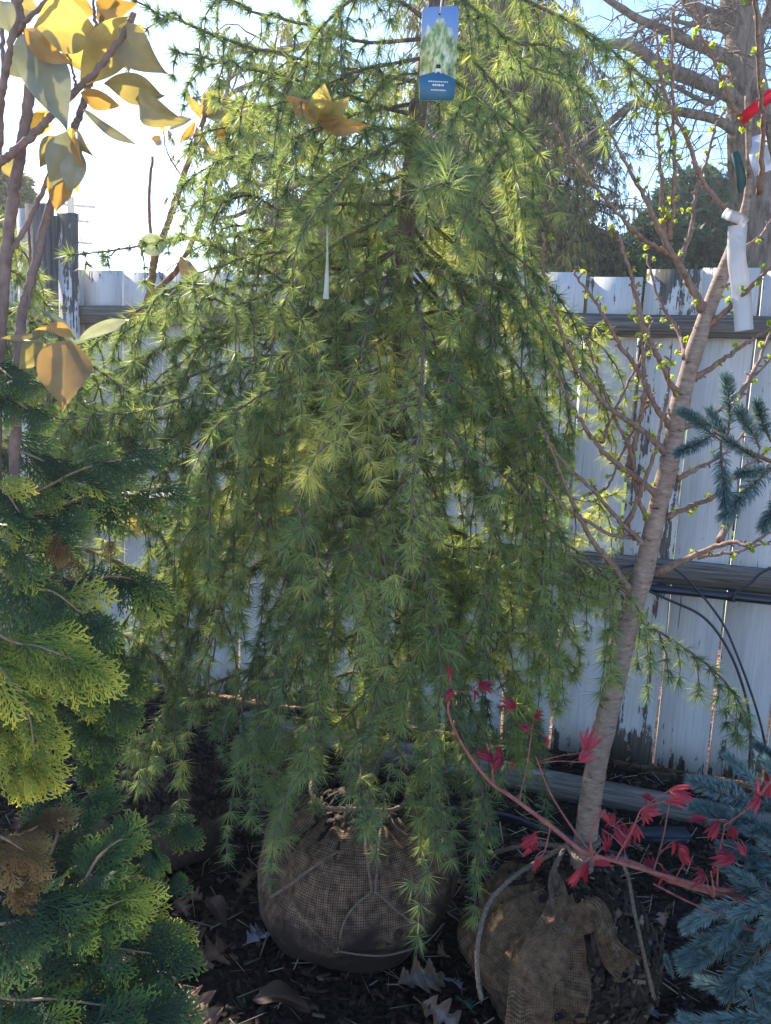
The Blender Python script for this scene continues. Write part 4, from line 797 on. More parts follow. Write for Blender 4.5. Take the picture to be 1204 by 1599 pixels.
patch([[(862, 1425, 1.60), (895, 1412, 1.57), (925, 1400, 1.55), (950, 1425, 1.54), (965, 1470, 1.54), (1000, 1490, 1.55)],
       [(870, 1450, 1.58), (905, 1440, 1.54), (925, 1425, 1.52), (940, 1455, 1.51), (960, 1495, 1.52), (985, 1510, 1.54)],
       [(885, 1472, 1.57), (915, 1460, 1.54), (925, 1452, 1.53), (932, 1480, 1.53), (945, 1512, 1.53), (965, 1525, 1.55)]], 15, 62, .42, .006, 3.1)
R_S = lambda pts, r=.0055: rope([PY(p[0], p[1], p[2] - SOFF + (.05 if p[1] < 1345 else 0)) for p in pts], r, sap)
R_S([(885, 1318, 1.70), (862, 1365, 1.66), (862, 1400, 1.60), (872, 1432, 1.56), (890, 1455, 1.53)], .006)
R_S([(884, 1320, 1.72), (850, 1340, 1.69), (808, 1365, 1.66), (765, 1408, 1.61), (747, 1470, 1.56), (746, 1525, 1.53), (752, 1560, 1.50)], .0055)
R_S([(884, 1322, 1.74), (830, 1318, 1.78), (775, 1330, 1.85)], .006); R_S([(884, 1320, 1.70), (905, 1345, 1.68), (925, 1352, 1.70)], .006)
rope([PY(955, 1335, 1.6), PY(978, 1360, 1.5), PY(990, 1420, 1.42), PY(1005, 1490, 1.39), PY(1022, 1560, 1.37)], .0042, sap)
R_S([(898, 1318, 1.71), (915, 1325, 1.70), (935, 1316, 1.73), (930, 1300, 1.79)], .006)
b = MB(); rr = np.random.default_rng(3)

# magnolia ball in the dark at left
mb_c = PY(262, 1370, 2.1); mb_c[2] = .14

# ------------------------------------------------------------------ tape, tags, ribbon
def strip(pts, width, m, name, label, cat, thick=.0004, wdir=None, n=24, group=None, mb=None):
    P = catmull(np.array([PY(*p) for p in pts]), n); T = nrm(np.gradient(P, axis=0))
    V = nrm(P - np.array([0, 0, CAMH])); W = nrm(np.cross(T, V)) if wdir is None else np.broadcast_to(np.asarray(wdir, float), P.shape)
    if wdir is not None: W = nrm(W - T * (W * T).sum(1, keepdims=True))
    N = np.cross(T, W); w_ = np.broadcast_to(np.asarray(width, float), (n,))[:, None] / 2
    tw = np.sin(np.linspace(0, 5, n))[:, None] * .25; W = nrm(W + N * tw)
    a = np.stack([P - W * w_, P - W * w_ * .35 + N * .0015, P + W * w_ * .35 + N * .001, P + W * w_], 1); v = np.concatenate([a, a + N[:, None] * thick], 1)  # (n,8,3)
    ff = []; 
    for i in range(n - 1):
        for q in range(3): ff.append([i * 8 + q, i * 8 + q + 1, i * 8 + 8 + q + 1, i * 8 + 8 + q]); ff.append([i * 8 + 4 + q, i * 8 + 12 + q, i * 8 + 13 + q, i * 8 + 5 + q])
        for q, r in ((0, 4), (3, 7)): ff.append([i * 8 + q, i * 8 + 8 + q, i * 8 + 8 + r, i * 8 + r])
    b = MB(); b.add(v.reshape(-1, 3), ff); o = b.build(name, m, smooth=True, label=label, category=cat)
    if group: o['group'] = group
    return o
whitetape = plain('white plastic tape', (.62, .62, .66), rough=.45, spec=.4, trans=.35, vary=.06)
strip([(1152, 352, 1.62), (1150, 400, 1.61), (1157, 450, 1.605), (1162, 516, 1.60)], .036, whitetape, 'plastic_tape', 'long white plastic tape hanging from the sapling trunk in front of the fence', 'tape')
strip([(1131, 332, 1.60), (1142, 337, 1.57), (1156, 342, 1.57), (1164, 350, 1.59)], [.02] * 24, whitetape, 'tape_wrap', 'short white tape wrapped round the fork of the sapling', 'tape')
strip([(1180, 213, 1.66), (1185, 240, 1.64), (1193, 270, 1.64)], .036, plain('pale blue white plastic', (.55, .60, .72), rough=.4, trans=.35), 'paper_label', 'pale blank white label hanging high on the sapling at the right edge', 'label')
strip([(1157, 188, 1.62), (1175, 172, 1.58), (1215, 140, 1.5)], .021, plain('bright pink plastic ribbon', (.75, .03, .10), rough=.35, spec=.5, trans=.45, vary=.1), 'pink_ribbon', 'bright pink red ribbon stretched from the sapling to the right edge', 'ribbon')
strip([(1147, 238, 1.65), (1153, 258, 1.64), (1158, 280, 1.64), (1157, 300, 1.65)], [.012, .014, .015, .016] + [.017] * 16 + [.015, .013, .011, .008], plain('dark green plastic', (.015, .06, .065), rough=.4), 'green_plant_tie', 'narrow dark green plastic plant label on the sapling leader', 'plant label')
# tiny print of the green tie
# white strip hanging in the weeping tree
strip([(511, 350, 1.6), (511, 400, 1.59), (510, 440, 1.59), (509, 467, 1.59)], [.004] * 6 + list(np.linspace(.004, .012, 18)), plain('frosted white strip', (.62, .64, .60), rough=.4, trans=.4), 'hanging_strip', 'narrow white plastic strip hanging in the left of the weeping tree crown', 'strip')
strip([(604, 937, 1.66), (607, 945, 1.65), (603, 952, 1.65), (607, 958, 1.66)], .010, plain('teal ribbon', (.005, .07, .08), rough=.4), 'teal_ribbon', 'small teal ribbon tied low inside the weeping tree', 'ribbon')

# nursery tag in the crown
tg = thing('nursery_tag', 'printed plant tag with tree picture and blue base high in the weeping tree', 'plant tag', PY(685, 25, 1.82))
TO = PY(685, 84, 1.58); tx = nrm(PY(712, 84, 1.58) - TO); ty_ = nrm(PY(685, 24, 1.58) - TO); ty_ = nrm(ty_ + .02 * tx - np.array([0, .10, 0])); tx = nrm(tx + np.array([0, .12, 0])); tn_ = np.cross(tx, ty_); tn_ = tn_ * (1 if tn_[1] < 0 else -1)
s_ = 1 / FPX * 1.60
def T2(x, y, k=0.0): return TO + tx * x * s_ + ty_ * y * s_ + tn_ * k
def poly(pts, m, name, k, th=.0006, parent=tg):
    a = [T2(x, y, k) for x, y in pts]; c = [T2(x, y, k - th) for x, y in pts]; n = len(pts); b = MB(); b.add(a + c, np.array([list(range(n))])); 
    b.f.append(np.array([list(range(2 * n - 1, n - 1, -1))], np.int32)); b.mi.append(np.array([0], np.int32))
    b.f.append(np.array([[i, i + n, (i + 1) % n + n, (i + 1) % n] for i in range(n)], np.int32)); b.mi.append(np.zeros(n, np.int32)); return part(b, name, m, parent)
def tagpic():
    m, n, L = mat('printed tree picture'); tc = n.new('ShaderNodeTexCoord'); sp_ = n.new('ShaderNodeSeparateXYZ'); L.new(tc.outputs['Generated'], sp_.inputs[0])
    nz = n.new('ShaderNodeTexNoise'); nz.inputs['Scale'].default_value = 9; nz.inputs['Detail'].default_value = 6; L.new(tc.outputs['Generated'], nz.inputs['Vector'])
    fo = ramp(n, [(.32, (.05, .10, .07)), (.45, (.22, .30, .10)), (.55, (.42, .46, .22)), (.7, (.62, .64, .60))]); L.new(nz.outputs[0], fo.inputs[0])
    sk = ramp(n, [(0, (.45, .52, .62)), (1, (.16, .28, .55))]); L.new(sp_.outputs[2], sk.inputs[0])
    ax = n.new('ShaderNodeMath'); ax.operation = 'SUBTRACT'; L.new(sp_.outputs[0], ax.inputs[0]); ax.inputs[1].default_value = .5
    ab = n.new('ShaderNodeMath'); ab.operation = 'ABSOLUTE'; L.new(ax.outputs[0], ab.inputs[0])
    e = n.new('ShaderNodeMath'); e.operation = 'MULTIPLY_ADD'; L.new(ab.outputs[0], e.inputs[0]); e.inputs[1].default_value = -.45; e.inputs[2].default_value = .86
    e2 = n.new('ShaderNodeMath'); e2.operation = 'MULTIPLY_ADD'; L.new(nz.outputs[0], e2.inputs[0]); e2.inputs[1].default_value = .3; L.new(e.outputs[0], e2.inputs[2])
    g_ = n.new('ShaderNodeMath'); g_.operation = 'GREATER_THAN'; L.new(sp_.outputs[2], g_.inputs[0]); 
    e3 = n.new('ShaderNodeMath'); e3.operation = 'SUBTRACT'; L.new(e2.outputs[0], e3.inputs[0]); e3.inputs[1].default_value = .15; L.new(e3.outputs[0], g_.inputs[1])
    mx = n.new('ShaderNodeMix'); mx.data_type = 'RGBA'; L.new(g_.outputs[0], mx.inputs[0]); L.new(fo.outputs[0], mx.inputs[6]); L.new(sk.outputs[0], mx.inputs[7])
    p = n.new('ShaderNodeBsdfPrincipled'); p.inputs['Roughness'].default_value = .35; L.new(mx.outputs[2], p.inputs['Base Color']); o = n.new('ShaderNodeOutputMaterial'); L.new(p.outputs[0], o.inputs[0]); return m
poly([(-28, -56), (-26, -62), (22, -60), (25, -54), (28, 56), (24, 62), (-20, 58), (-25, 52)], tagpic(), 'card', 0)
poly([(-27.6, -30), (-26, -61.6), (22, -59.6), (24.6, -54), (25.4, -32), (0, -22)], plain('tag blue', (.03, .13, .24), rough=.35, vary=.03), 'blue_base', .0008, .0005)
wh = plain('tag white print', (.75, .76, .78), rough=.4, vary=.02)
for (x0, x1, y, h) in ((-14, 13, -37, 1.6), (-8, 9, -42, 2.6), (-10, 11, -48, 1.5)):
    rr = random.Random(int(x1)); x = x0
    while x < x1:
        w_ = rr.uniform(1.2, 3.2); poly([(x, y), (x + w_, y), (x + w_, y + h), (x, y + h)], wh, 'small_print', .0012, .0003); x += w_ + .9
poly([(-5, -26), (-4, -20), (0, -16), (4, -20), (5, -26), (0, -23)], wh, 'emblem', .0012, .0003); poly([(-3, -19), (3, -19), (3, -14), (-3, -14)], plain('tag black', (.02, .02, .02)), 'emblem_figure', .0016, .0003)
poly([(-1.5, 49), (1.5, 49), (1.5, 53), (-1.5, 53)], plain('tag hole', (.02, .02, .02)), 'hole', .0006, .0002)
b = MB(); tube(b, catmull([T2(0, 51, .001), T2(2, 65, .002), T2(3, 85, 0), T2(1, 100, -.02)], 12), .0016, 5); part(b, 'loop', whitetape, tg)

# ------------------------------------------------------------------ big leaves (magnolias)
def mag_mat(name, top, under, tcol, tr=.5):
    m, n, L = mat(name); ge = n.new('ShaderNodeNewGeometry'); tc = n.new('ShaderNodeTexCoord'); oi = n.new('ShaderNodeObjectInfo')
    nz = n.new('ShaderNodeTexNoise'); nz.inputs['Scale'].default_value = 22; nz.inputs['Detail'].default_value = 5; L.new(tc.outputs['Object'], nz.inputs['Vector'])
    at = n.new('ShaderNodeAttribute'); at.attribute_name = 'tone'
    def var(c, k=.3):
        r = ramp(n, [(.3, [q * (1 - k) for q in c]), (.7, [min(1, q * (1 + k)) for q in c])]); L.new(nz.outputs[0], r.inputs[0]); return r.outputs[0]
    mx = n.new('ShaderNodeMix'); mx.data_type = 'RGBA'; L.new(ge.outputs['Backfacing'], mx.inputs[0]); L.new(var(top), mx.inputs[6]); L.new(var(under), mx.inputs[7])
    m2 = n.new('ShaderNodeMix'); m2.data_type = 'RGBA'; ax = n.new('ShaderNodeAttribute'); ax.attribute_name = 'across'; al = n.new('ShaderNodeAttribute'); al.attribute_name = 'along'
    def mth(op, a, b=None, c=None):
        q = n.new('ShaderNodeMath'); q.operation = op
        for i, x in enumerate((a, b, c)):
            if x is None: continue
            if isinstance(x, (int, float)): q.inputs[i].default_value = x
            else: L.new(x, q.inputs[i])
        return q.outputs[0]
    ve = mth('SINE', mth('MULTIPLY', mth('SUBTRACT', al.outputs['Fac'], mth('MULTIPLY', ax.outputs['Fac'], .17)), 62))
    ve = mth('MULTIPLY', mth('POWER', mth('MAXIMUM', ve, 0), 6), .22); spk = n.new('ShaderNodeTexNoise'); spk.inputs['Scale'].default_value = 90; spk.inputs['Detail'].default_value = 5; L.new(tc.outputs['Object'], spk.inputs['Vector'])
    ve = mth('ADD', ve, mth('MULTIPLY', mth('MAXIMUM', mth('SUBTRACT', .42, spk.outputs[0]), 0), 1.2)); fa = mth('MINIMUM', mth('ADD', ve, at.outputs['Fac']), 1)
    L.new(fa, m2.inputs[0]); L.new(mx.outputs[2], m2.inputs[6]); m2.inputs[7].default_value = (.30, .24, .12, 1)
    p = n.new('ShaderNodeBsdfPrincipled'); p.inputs['Roughness'].default_value = .38; p.inputs['Specular IOR Level'].default_value = .5; L.new(m2.outputs[2], p.inputs['Base Color'])
    t = n.new('ShaderNodeBsdfTranslucent'); L.new(var(tcol), t.inputs[0]); ms = n.new('ShaderNodeMixShader'); ms.inputs[0].default_value = tr
    L.new(p.outputs[0], ms.inputs[1]); L.new(t.outputs[0], ms.inputs[2]); o = n.new('ShaderNodeOutputMaterial'); L.new(ms.outputs[0], o.inputs[0]); return m
M['magA'] = mag_mat('magnolia leaf green over brown felt', (.10, .15, .07), (.26, .20, .12), (.40, .30, .05), .4)
M['magY'] = mag_mat('yellowing magnolia leaf', (.32, .27, .09), (.36, .28, .12), (.54, .40, .07), .5)
M['magO'] = mag_mat('orange brown magnolia leaf', (.30, .17, .07), (.38, .20, .08), (.62, .33, .04), .42)
M['magG'] = mag_mat('grey green magnolia leaf', (.15, .19, .13), (.24, .24, .19), (.26, .25, .09), .28)
M['magB'] = mag_mat('brown magnolia leaf', (.18, .11, .05), (.30, .18, .075), (.45, .25, .05), .3)
M['magS'] = mag_mat('silvery magnolia leaf', (.42, .47, .46), (.40, .40, .34), (.4, .42, .2), .3)
def big_leaf(parent, base, tip, Y0, Y1, wpx, matn, roll=0., curl=.15, fold=.2, wave=.5, seed=0, name='leaf', pts3=None, n=16):
    a = PY(*base, Y0) if pts3 is None else pts3[0]; c = PY(*tip, Y1) if pts3 is None else pts3[1]; ax = c - a; L = np.linalg.norm(ax); d = ax / L
    V = nrm((a + c) / 2 - np.array([0, 0, CAMH])); W = nrm(np.cross(d, V)); N = np.cross(W, d)
    if N @ V > 0: N = -N
    cr, sr = math.cos(roll), math.sin(roll); W, N = W * cr + N * sr, N * cr - W * sr
    hw = wpx * .68 / 2 / FPX * (np.linalg.norm((a + c) / 2) * .98) if pts3 is None else wpx
    rs = np.random.default_rng(seed); t = np.linspace(0, 1, n); prof = np.sin(math.pi * t ** .9) ** 1.05 * (1 - .1 * t); prof[0] = .04; prof[-1] = .01
    cols = np.array([-1, -.7, -.4, -.06, .06, .4, .7, 1]); ph = rs.uniform(0, 6, 3); S = np.zeros((n, 8, 3)); tone = np.zeros((n, 8))
    for j, q in enumerate(cols):
        s = prof * hw * q; z = fold * np.abs(q) * hw * prof + wave * hw * .34 * q * q * np.sin(t * 8 + ph[0] + (2 if q > 0 else 0)) + curl * 1.5 * L * np.sin(math.pi * t) - (.0008 if abs(q) < .1 else 0) * 1
        side_ = rs.normal(0, .0)
        S[:, j] = a + d * (t * L)[:, None] + W * s[:, None] + N * (z + np.where(np.abs(q) < .1, -.0012, 0))[:, None]
        tone[:, j] = .5 if abs(q) < .1 else 0
    b = MB(); m_ = 8; i = (np.arange(n - 1)[:, None] * m_ + np.arange(m_ - 1)[None]).ravel(); b.add(S.reshape(-1, 3), np.stack([i, i + 1, i + m_ + 1, i + m_], -1), tone.ravel())
    if parent is None: return b
    o = part(b, name, M[matn], parent, smooth=True)
    for an, val in (('across', np.broadcast_to(np.abs(cols)[None], (n, 8))), ('along', np.broadcast_to(t[:, None], (n, 8)))):
        at_ = o.data.attributes.new(an, 'FLOAT', 'POINT'); at_.data.foreach_set('value', np.ascontiguousarray(val, np.float32).ravel())
    return o
def stems(parent, lst, Y0, m):
    for pts, w0, w1, Yt in lst:
        K = len(pts) - 1; Q = catmull([PY(x, y, Y0 + (Yt - Y0) * i / K) for i, (x, y) in enumerate(pts)], 12 * K); n = len(Q); Q[1:-1] += RNG.normal(0, .0008, (n - 2, 3))
        r = np.linspace(w0, w1, n) / 2.6 / FPX * Y0; r[::9] *= 1.07; b = MB(); tube(b, Q, r, 9, rough=.03); part(b, 'stem', M[m], parent, smooth=True)
MY = 1.25
mg1 = thing('magnolia', 'large leaved magnolia with several thick stems and yellow backlit leaves at the top left', 'tree', PY(20, 700, MY) * np.array([1, 1, 0]))
stems(mg1, [([(-10, 900), (-5, 640), (7, 430), (20, 315), (33, 233), (47, 133), (35, 60), (22, -20)], 24, 18, 1.25), ([(20, 900), (25, 640), (33, 500), (50, 432), (80, 316), (110, 216), (130, 166), (142, 120), (158, 40), (165, -20)], 22, 9, 1.3),
            ([(-20, 265), (0, 253), (43, 219), (80, 180), (120, 140), (160, 100), (196, 47), (210, 20)], 17, 9, 1.15), ([(13, 400), (43, 350), (73, 283), (95, 220)], 11, 8, 1.25), ([(-15, 200), (0, 150), (15, 80), (32, -20)], 15, 12, 1.2),
            ([(18, 60), (45, 28), (85, -10)], 11, 8, 1.2), ([(-5, 300), (2, 200), (6, 100), (0, 20)], 10, 8, 1.3), ([(45, 480), (48, 420), (46, 350)], 5, 5, 1.3), ([(118, 135), (112, 105), (102, 70)], 5, 3, 1.2), ([(158, 80), (150, 40), (146, 0)], 8, 5, 1.3)], MY, 'magstem')
ML = [((60, 20), (20, 5), 1.3, 1.3, 26, 'magA', .3, .1), ((150, 15), (215, 5), 1.3, 1.25, 26, 'magO', .2, .1), ((195, 60), (235, 95), 1.3, 1.25, 30, 'magG', .3, .1), ((30, 210), (70, 175), 1.3, 1.3, 24, 'magY', .2, .1), ((98, 215), (62, 262), 1.22, 1.2, 30, 'magA', .2, .1), ((120, 205), (148, 245), 1.25, 1.2, 18, 'magA', .5, .1), ((175, 95), (235, 82), 1.3, 1.25, 26, 'magY', .3, .1), ((90, 60), (55, 85), 1.3, 1.3, 26, 'magG', .3, .1),
      ((150, 48), (52, 42), 1.22, 1.2, 62, 'magY', .2, .12), ((152, 62), (98, 96), 1.26, 1.25, 62, 'magY', .1, .1), ((38, 48), (105, 205), 1.15, 1.12, 58, 'magG', -.2, .06), ((40, 45), (112, 100), 1.12, 1.12, 30, 'magO', .5, .1),
      ((208, 25), (124, 135), 1.2, 1.22, 50, 'magY', .1, .1), ((185, 45), (262, 115), 1.18, 1.16, 46, 'magA', .3, .1), ((222, 40), (170, 105), 1.25, 1.25, 48, 'magY', -.2, .08), ((162, 131), (258, 150), 1.2, 1.18, 36, 'magA', .3, .1), ((125, 145), (190, 166), 1.2, 1.2, 24, 'magO', .2, .08),
      ((214, 158), (294, 190), 1.2, 1.15, 36, 'magA', .3, .1), ((130, 171), (214, 227), 1.22, 1.2, 17, 'magG', .7, -.05), ((105, 205), (80, 295), 1.2, 1.2, 46, 'magG', -.3, .06), ((112, 200), (120, 300), 1.25, 1.25, 40, 'magY', .5, .06), ((100, 250), (88, 332), 1.24, 1.22, 34, 'magO', .1, .06),
      ((125, 235), (108, 300), 1.2, 1.2, 34, 'magG', .3, .05), ((15, 78), (48, 122), 1.3, 1.3, 42, 'magG', .2, .05), ((75, 172), (48, 215), 1.3, 1.3, 26, 'magY', .1, .05), ((8, 240), (26, 285), 1.3, 1.3, 24, 'magA', .1, .05), ((0, 0), (15, 50), 1.1, 1.1, 34, 'magG', .4, .05),
      ((95, 0), (150, 20), 1.3, 1.3, 30, 'magO', .2, .05), ((150, 10), (190, 45), 1.3, 1.3, 24, 'magO', .2, .05), ((115, 215), (130, 262), 1.2, 1.18, 14, 'magO', .6, .05),
      ((70, 520), (2, 528), 1.2, 1.15, 20, 'magA', .9, .1), ((118, 528), (55, 515), 1.2, 1.15, 26, 'magO', .8, .1), ((118, 530), (60, 484), 1.2, 1.2, 16, 'magG', .7, .08), ((122, 532), (200, 500), 1.2, 1.15, 22, 'magS', .5, .1), ((105, 532), (98, 640), 1.16, 1.1, 78, 'magB', .1, .05), ((72, 540), (30, 575), 1.2, 1.15, 44, 'magA', .2, .08)]
for i, (a, c, Y0, Y1, w_, m_, ro, cu) in enumerate(ML): big_leaf(mg1, a, c, Y0, Y1, w_, m_, ro, cu * (1 if i % 3 else -.6), seed=i)
MY2 = 2.2
mg2 = thing('magnolia', 'smaller magnolia with a reddish forked stem and few leaves left of the weeping tree', 'tree', PY(215, 518, MY2) * np.array([1, 1, 0]))
stems(mg2, [([(205, 800), (208, 640), (216, 518), (232, 465), (243, 399), (262, 349), (286, 276), (316, 193), (322, 150)], 20, 7, 2.1), ([(239, 420), (233, 316), (238, 244)], 7, 5, 2.15), ([(240, 458), (276, 422), (309, 356), (330, 280), (345, 226), (359, 110), (362, 80)], 12, 6, 2.3), ([(290, 285), (262, 240), (255, 205)], 3, 2, 2.1)], MY2, 'magred')
for i, (a, c, w_, m_, ro) in enumerate([((315, 187), (284, 143), 14, 'magA', .4), ((314, 180), (350, 138), 30, 'magA', .3), ((318, 182), (362, 168), 15, 'magG', .5), ((305, 190), (280, 223), 15, 'magO', .4), ((308, 198), (333, 240), 20, 'magA', .5), ((345, 205), (382, 174), 30, 'magY', .1), ((330, 200), (365, 210), 18, 'magO', .4), ((236, 217), (252, 222), 16, 'magB', .2), ((246, 175), (258, 208), 18, 'magY', .2),
    ((264, 378), (211, 384), 40, 'magS', .3), ((282, 400), (336, 482), 36, 'magB', .3), ((345, 225), (375, 232), 16, 'magB', .3), ((300, 185), (262, 205), 16, 'magG', .5), ((185, 800), (230, 835), 46, 'magY', .3)]): big_leaf(mg2, a, c, 2.12, 2.08, w_, m_, ro, .1 * (-1) ** i, seed=50 + i)
solid_ball(mg2, mb_c, .2, .15, 2.2, 1.0, 'root_ball_soil'); crumbs(mg2, mb_c, .2, .15, 9, 1200, .3, 1.0, 2.2)
TH, PH = np.meshgrid(np.linspace(math.pi, math.pi * 2.0, 120), np.linspace(.3, 2.4, 80), indexing='ij'); b = MB(); ribbon_grid(b, ball_r(TH, PH, 2.2, .204, .154) + mb_c, .6); part(b, 'burlap', burlap_mat('dark damp burlap', (.05, .035, .03), (.10, .07, .06), .12), mg2, kind='stuff')
mg3 = thing('magnolia', 'magnolia stem with a whorl of orange leaves seen through the top of the weeping tree', 'tree', PY(470, 500, 2.45) * np.array([1, 1, 0]))
stems(mg3, [([(440, 900), (455, 600), (470, 400), (484, 280), (494, 196), (497, 180)], 11, 6, 2.45)], 2.45, 'magstem')
for i, (a, c, w_, m_, ro) in enumerate([((495, 192), (507, 130), 30, 'magY', .1), ((497, 190), (546, 152), 24, 'magY', .3), ((497, 193), (580, 196), 20, 'magO', .3), ((493, 193), (446, 150), 24, 'magO', .3), ((497, 190), (530, 185), 16, 'magO', .4)]): big_leaf(mg3, a, c, 1.62, 1.58, w_ * 1.25, m_, ro, .08, seed=90 + i)

# ------------------------------------------------------------------ flat scale foliage of the cypresses
def spray_mesh(mname, seed, matn, size=.1, levels=3):
    rs = np.random.default_rng(seed); mb = MB(); sh = []   # shoots: p0, dir angle, length, level, z bend
    def shoot(p, ang, L, lv, t0):
        n = 4 if lv < 2 else 3; q = np.linspace(0, 1, n); bend = rs.normal(0, .12)
        A = ang + bend * q; dx = np.cos(A); dy = np.sin(A); P = np.stack([p[0] + np.concatenate([[0], np.cumsum(dx[1:])]) * L / (n - 1), p[1] + np.concatenate([[0], np.cumsum(dy[1:])]) * L / (n - 1)], 1)
        w_ = {0: .0014, 1: .0013, 2: .0012, 3: .0011}[lv]; wd = np.array([w_] * (n - 1) + [w_ * .55])
        nrm2 = np.stack([-dy, dx], 1); sh.append((P, nrm2, wd, t0, lv)); 
        if lv >= levels: return
        k = max(2, int(L / (.0066 if lv == 0 else .0088))); 
        for i in range(k):
            f_ = (i + .6) / k; j = min(n - 2, int(f_ * (n - 1))); u_ = f_ * (n - 1) - j; pp_ = P[j] * (1 - u_) + P[j + 1] * u_; sgn = 1 if i % 2 else -1
            env = (1 - f_) ** .75 * .95 + .12; l2 = L * env * (.72 if lv == 0 else .45) * rs.uniform(.75, 1.1)
            if l2 < .004: l2 = .004
            shoot(pp_, ang + bend * f_ + sgn * rs.uniform(.5, .75) * (1 if lv == 0 else .8), l2, lv + 1, min(1, t0 + .1 + f_ * .35 if lv == 0 else t0 + .12 + .12 * f_))
    shoot(np.zeros(2), 0, size, 0, 0.0)
    Lm = size; ph = rs.uniform(0, 6)
    for P, n2, wd, t0, lv in sh:
        n = len(P); a = P - n2 * wd[:, None]; c = P + n2 * wd[:, None]
        def lift(Q, e): x, y = Q[:, 0] / Lm, Q[:, 1] / Lm; return np.stack([Q[:, 0], Q[:, 1], Lm * (-.28 * x * x - .35 * y * y + .05 * np.sin(7 * x + ph) + .05 * np.sin(9 * y + ph)) + e + lv * .0006], 1)
        v = np.stack([lift(a, 0), lift(P, .0016), lift(c, 0)], 1).reshape(-1, 3); i = np.arange(n - 1) * 3; f = np.concatenate([np.stack([i, i + 1, i + 4, i + 3], -1), np.stack([i + 1, i + 2, i + 5, i + 4], -1)])
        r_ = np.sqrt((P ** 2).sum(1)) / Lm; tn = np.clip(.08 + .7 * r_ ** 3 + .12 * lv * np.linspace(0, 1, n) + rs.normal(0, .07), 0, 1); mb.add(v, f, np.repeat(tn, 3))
    return mb.mesh(mname, M[matn])
SPR = {k: [spray_mesh('spray', 100 + i, k, .10) for i in range(6)] for k in ('hinoki', 'gold', 'dry')}
print('spray polys', len(SPR['hinoki'][0].polygons))
def put(me, parent, pos, xdir, up, scale, name='spray', label=None):
    x = nrm(xdir); y = nrm(np.cross(up, x)); z = np.cross(x, y); l = np.array(parent.location) + (np.array(parent.parent.location) if parent.parent else 0)
    p = np.asarray(pos) - l; o = bpy.data.objects.new(name, me); COL.objects.link(o); o.parent = parent
    o.matrix_local = Matrix(((x[0] * scale, y[0] * scale, z[0] * scale, p[0]), (x[1] * scale, y[1] * scale, z[1] * scale, p[1]), (x[2] * scale, y[2] * scale, z[2] * scale, p[2]), (0, 0, 0, 1)))
    if label: o['label'] = label
    return o
def cy_branch(parent, pts, kinds, n, smin, smax, rs, wpx=7, spread=.05, up=(0, -.55, .8), fall=.25, shift=70):
    Q = catmull([PY(p[0] - shift * (max(p[0], 0) / 300), p[1], p[2]) for p in pts], 30); T = nrm(np.gradient(Q, axis=0)); b = MB(); r = np.linspace(wpx, 2, 30) / 2 / FPX * pts[0][2]; tube(b, Q, r, 6, rough=.05); part(b, 'branch', M['twig'], parent)
    n = int(n * .8)
    for k in range(n):
        f = (k + .5) / n * .94 + .06; i = min(29, int(f * 29.99)); sgn = 1 if k % 2 else -1
        upv = nrm(np.array(up) + rs.normal(0, .22, 3)); side_ = nrm(np.cross(upv, T[i])) * sgn
        a = rs.uniform(.35, 1.05) * (1 - .6 * f ** 3); x = nrm(T[i] * math.cos(a) + side_ * math.sin(a) + np.array([0, 0, -fall]) + rs.normal(0, .12, 3))
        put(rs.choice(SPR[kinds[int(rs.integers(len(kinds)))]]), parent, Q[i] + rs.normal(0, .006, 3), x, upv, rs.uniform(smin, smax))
    put(rs.choice(SPR[kinds[-1]]), parent, Q[-1], T[-1], nrm(np.array(up)), smax * .9)
rc = np.random.default_rng(8)
cy1 = thing('golden_cypress', 'cypress with golden fan shaped sprays at the left edge, middle height', 'shrub', PY(-60, 1200, 1.3) * np.array([1, 1, 0]))
H, G_ = ['hinoki'], ['gold']; HG = ['hinoki', 'gold', 'gold']; HH = ['hinoki'] * 6 + ['gold', 'hinoki']
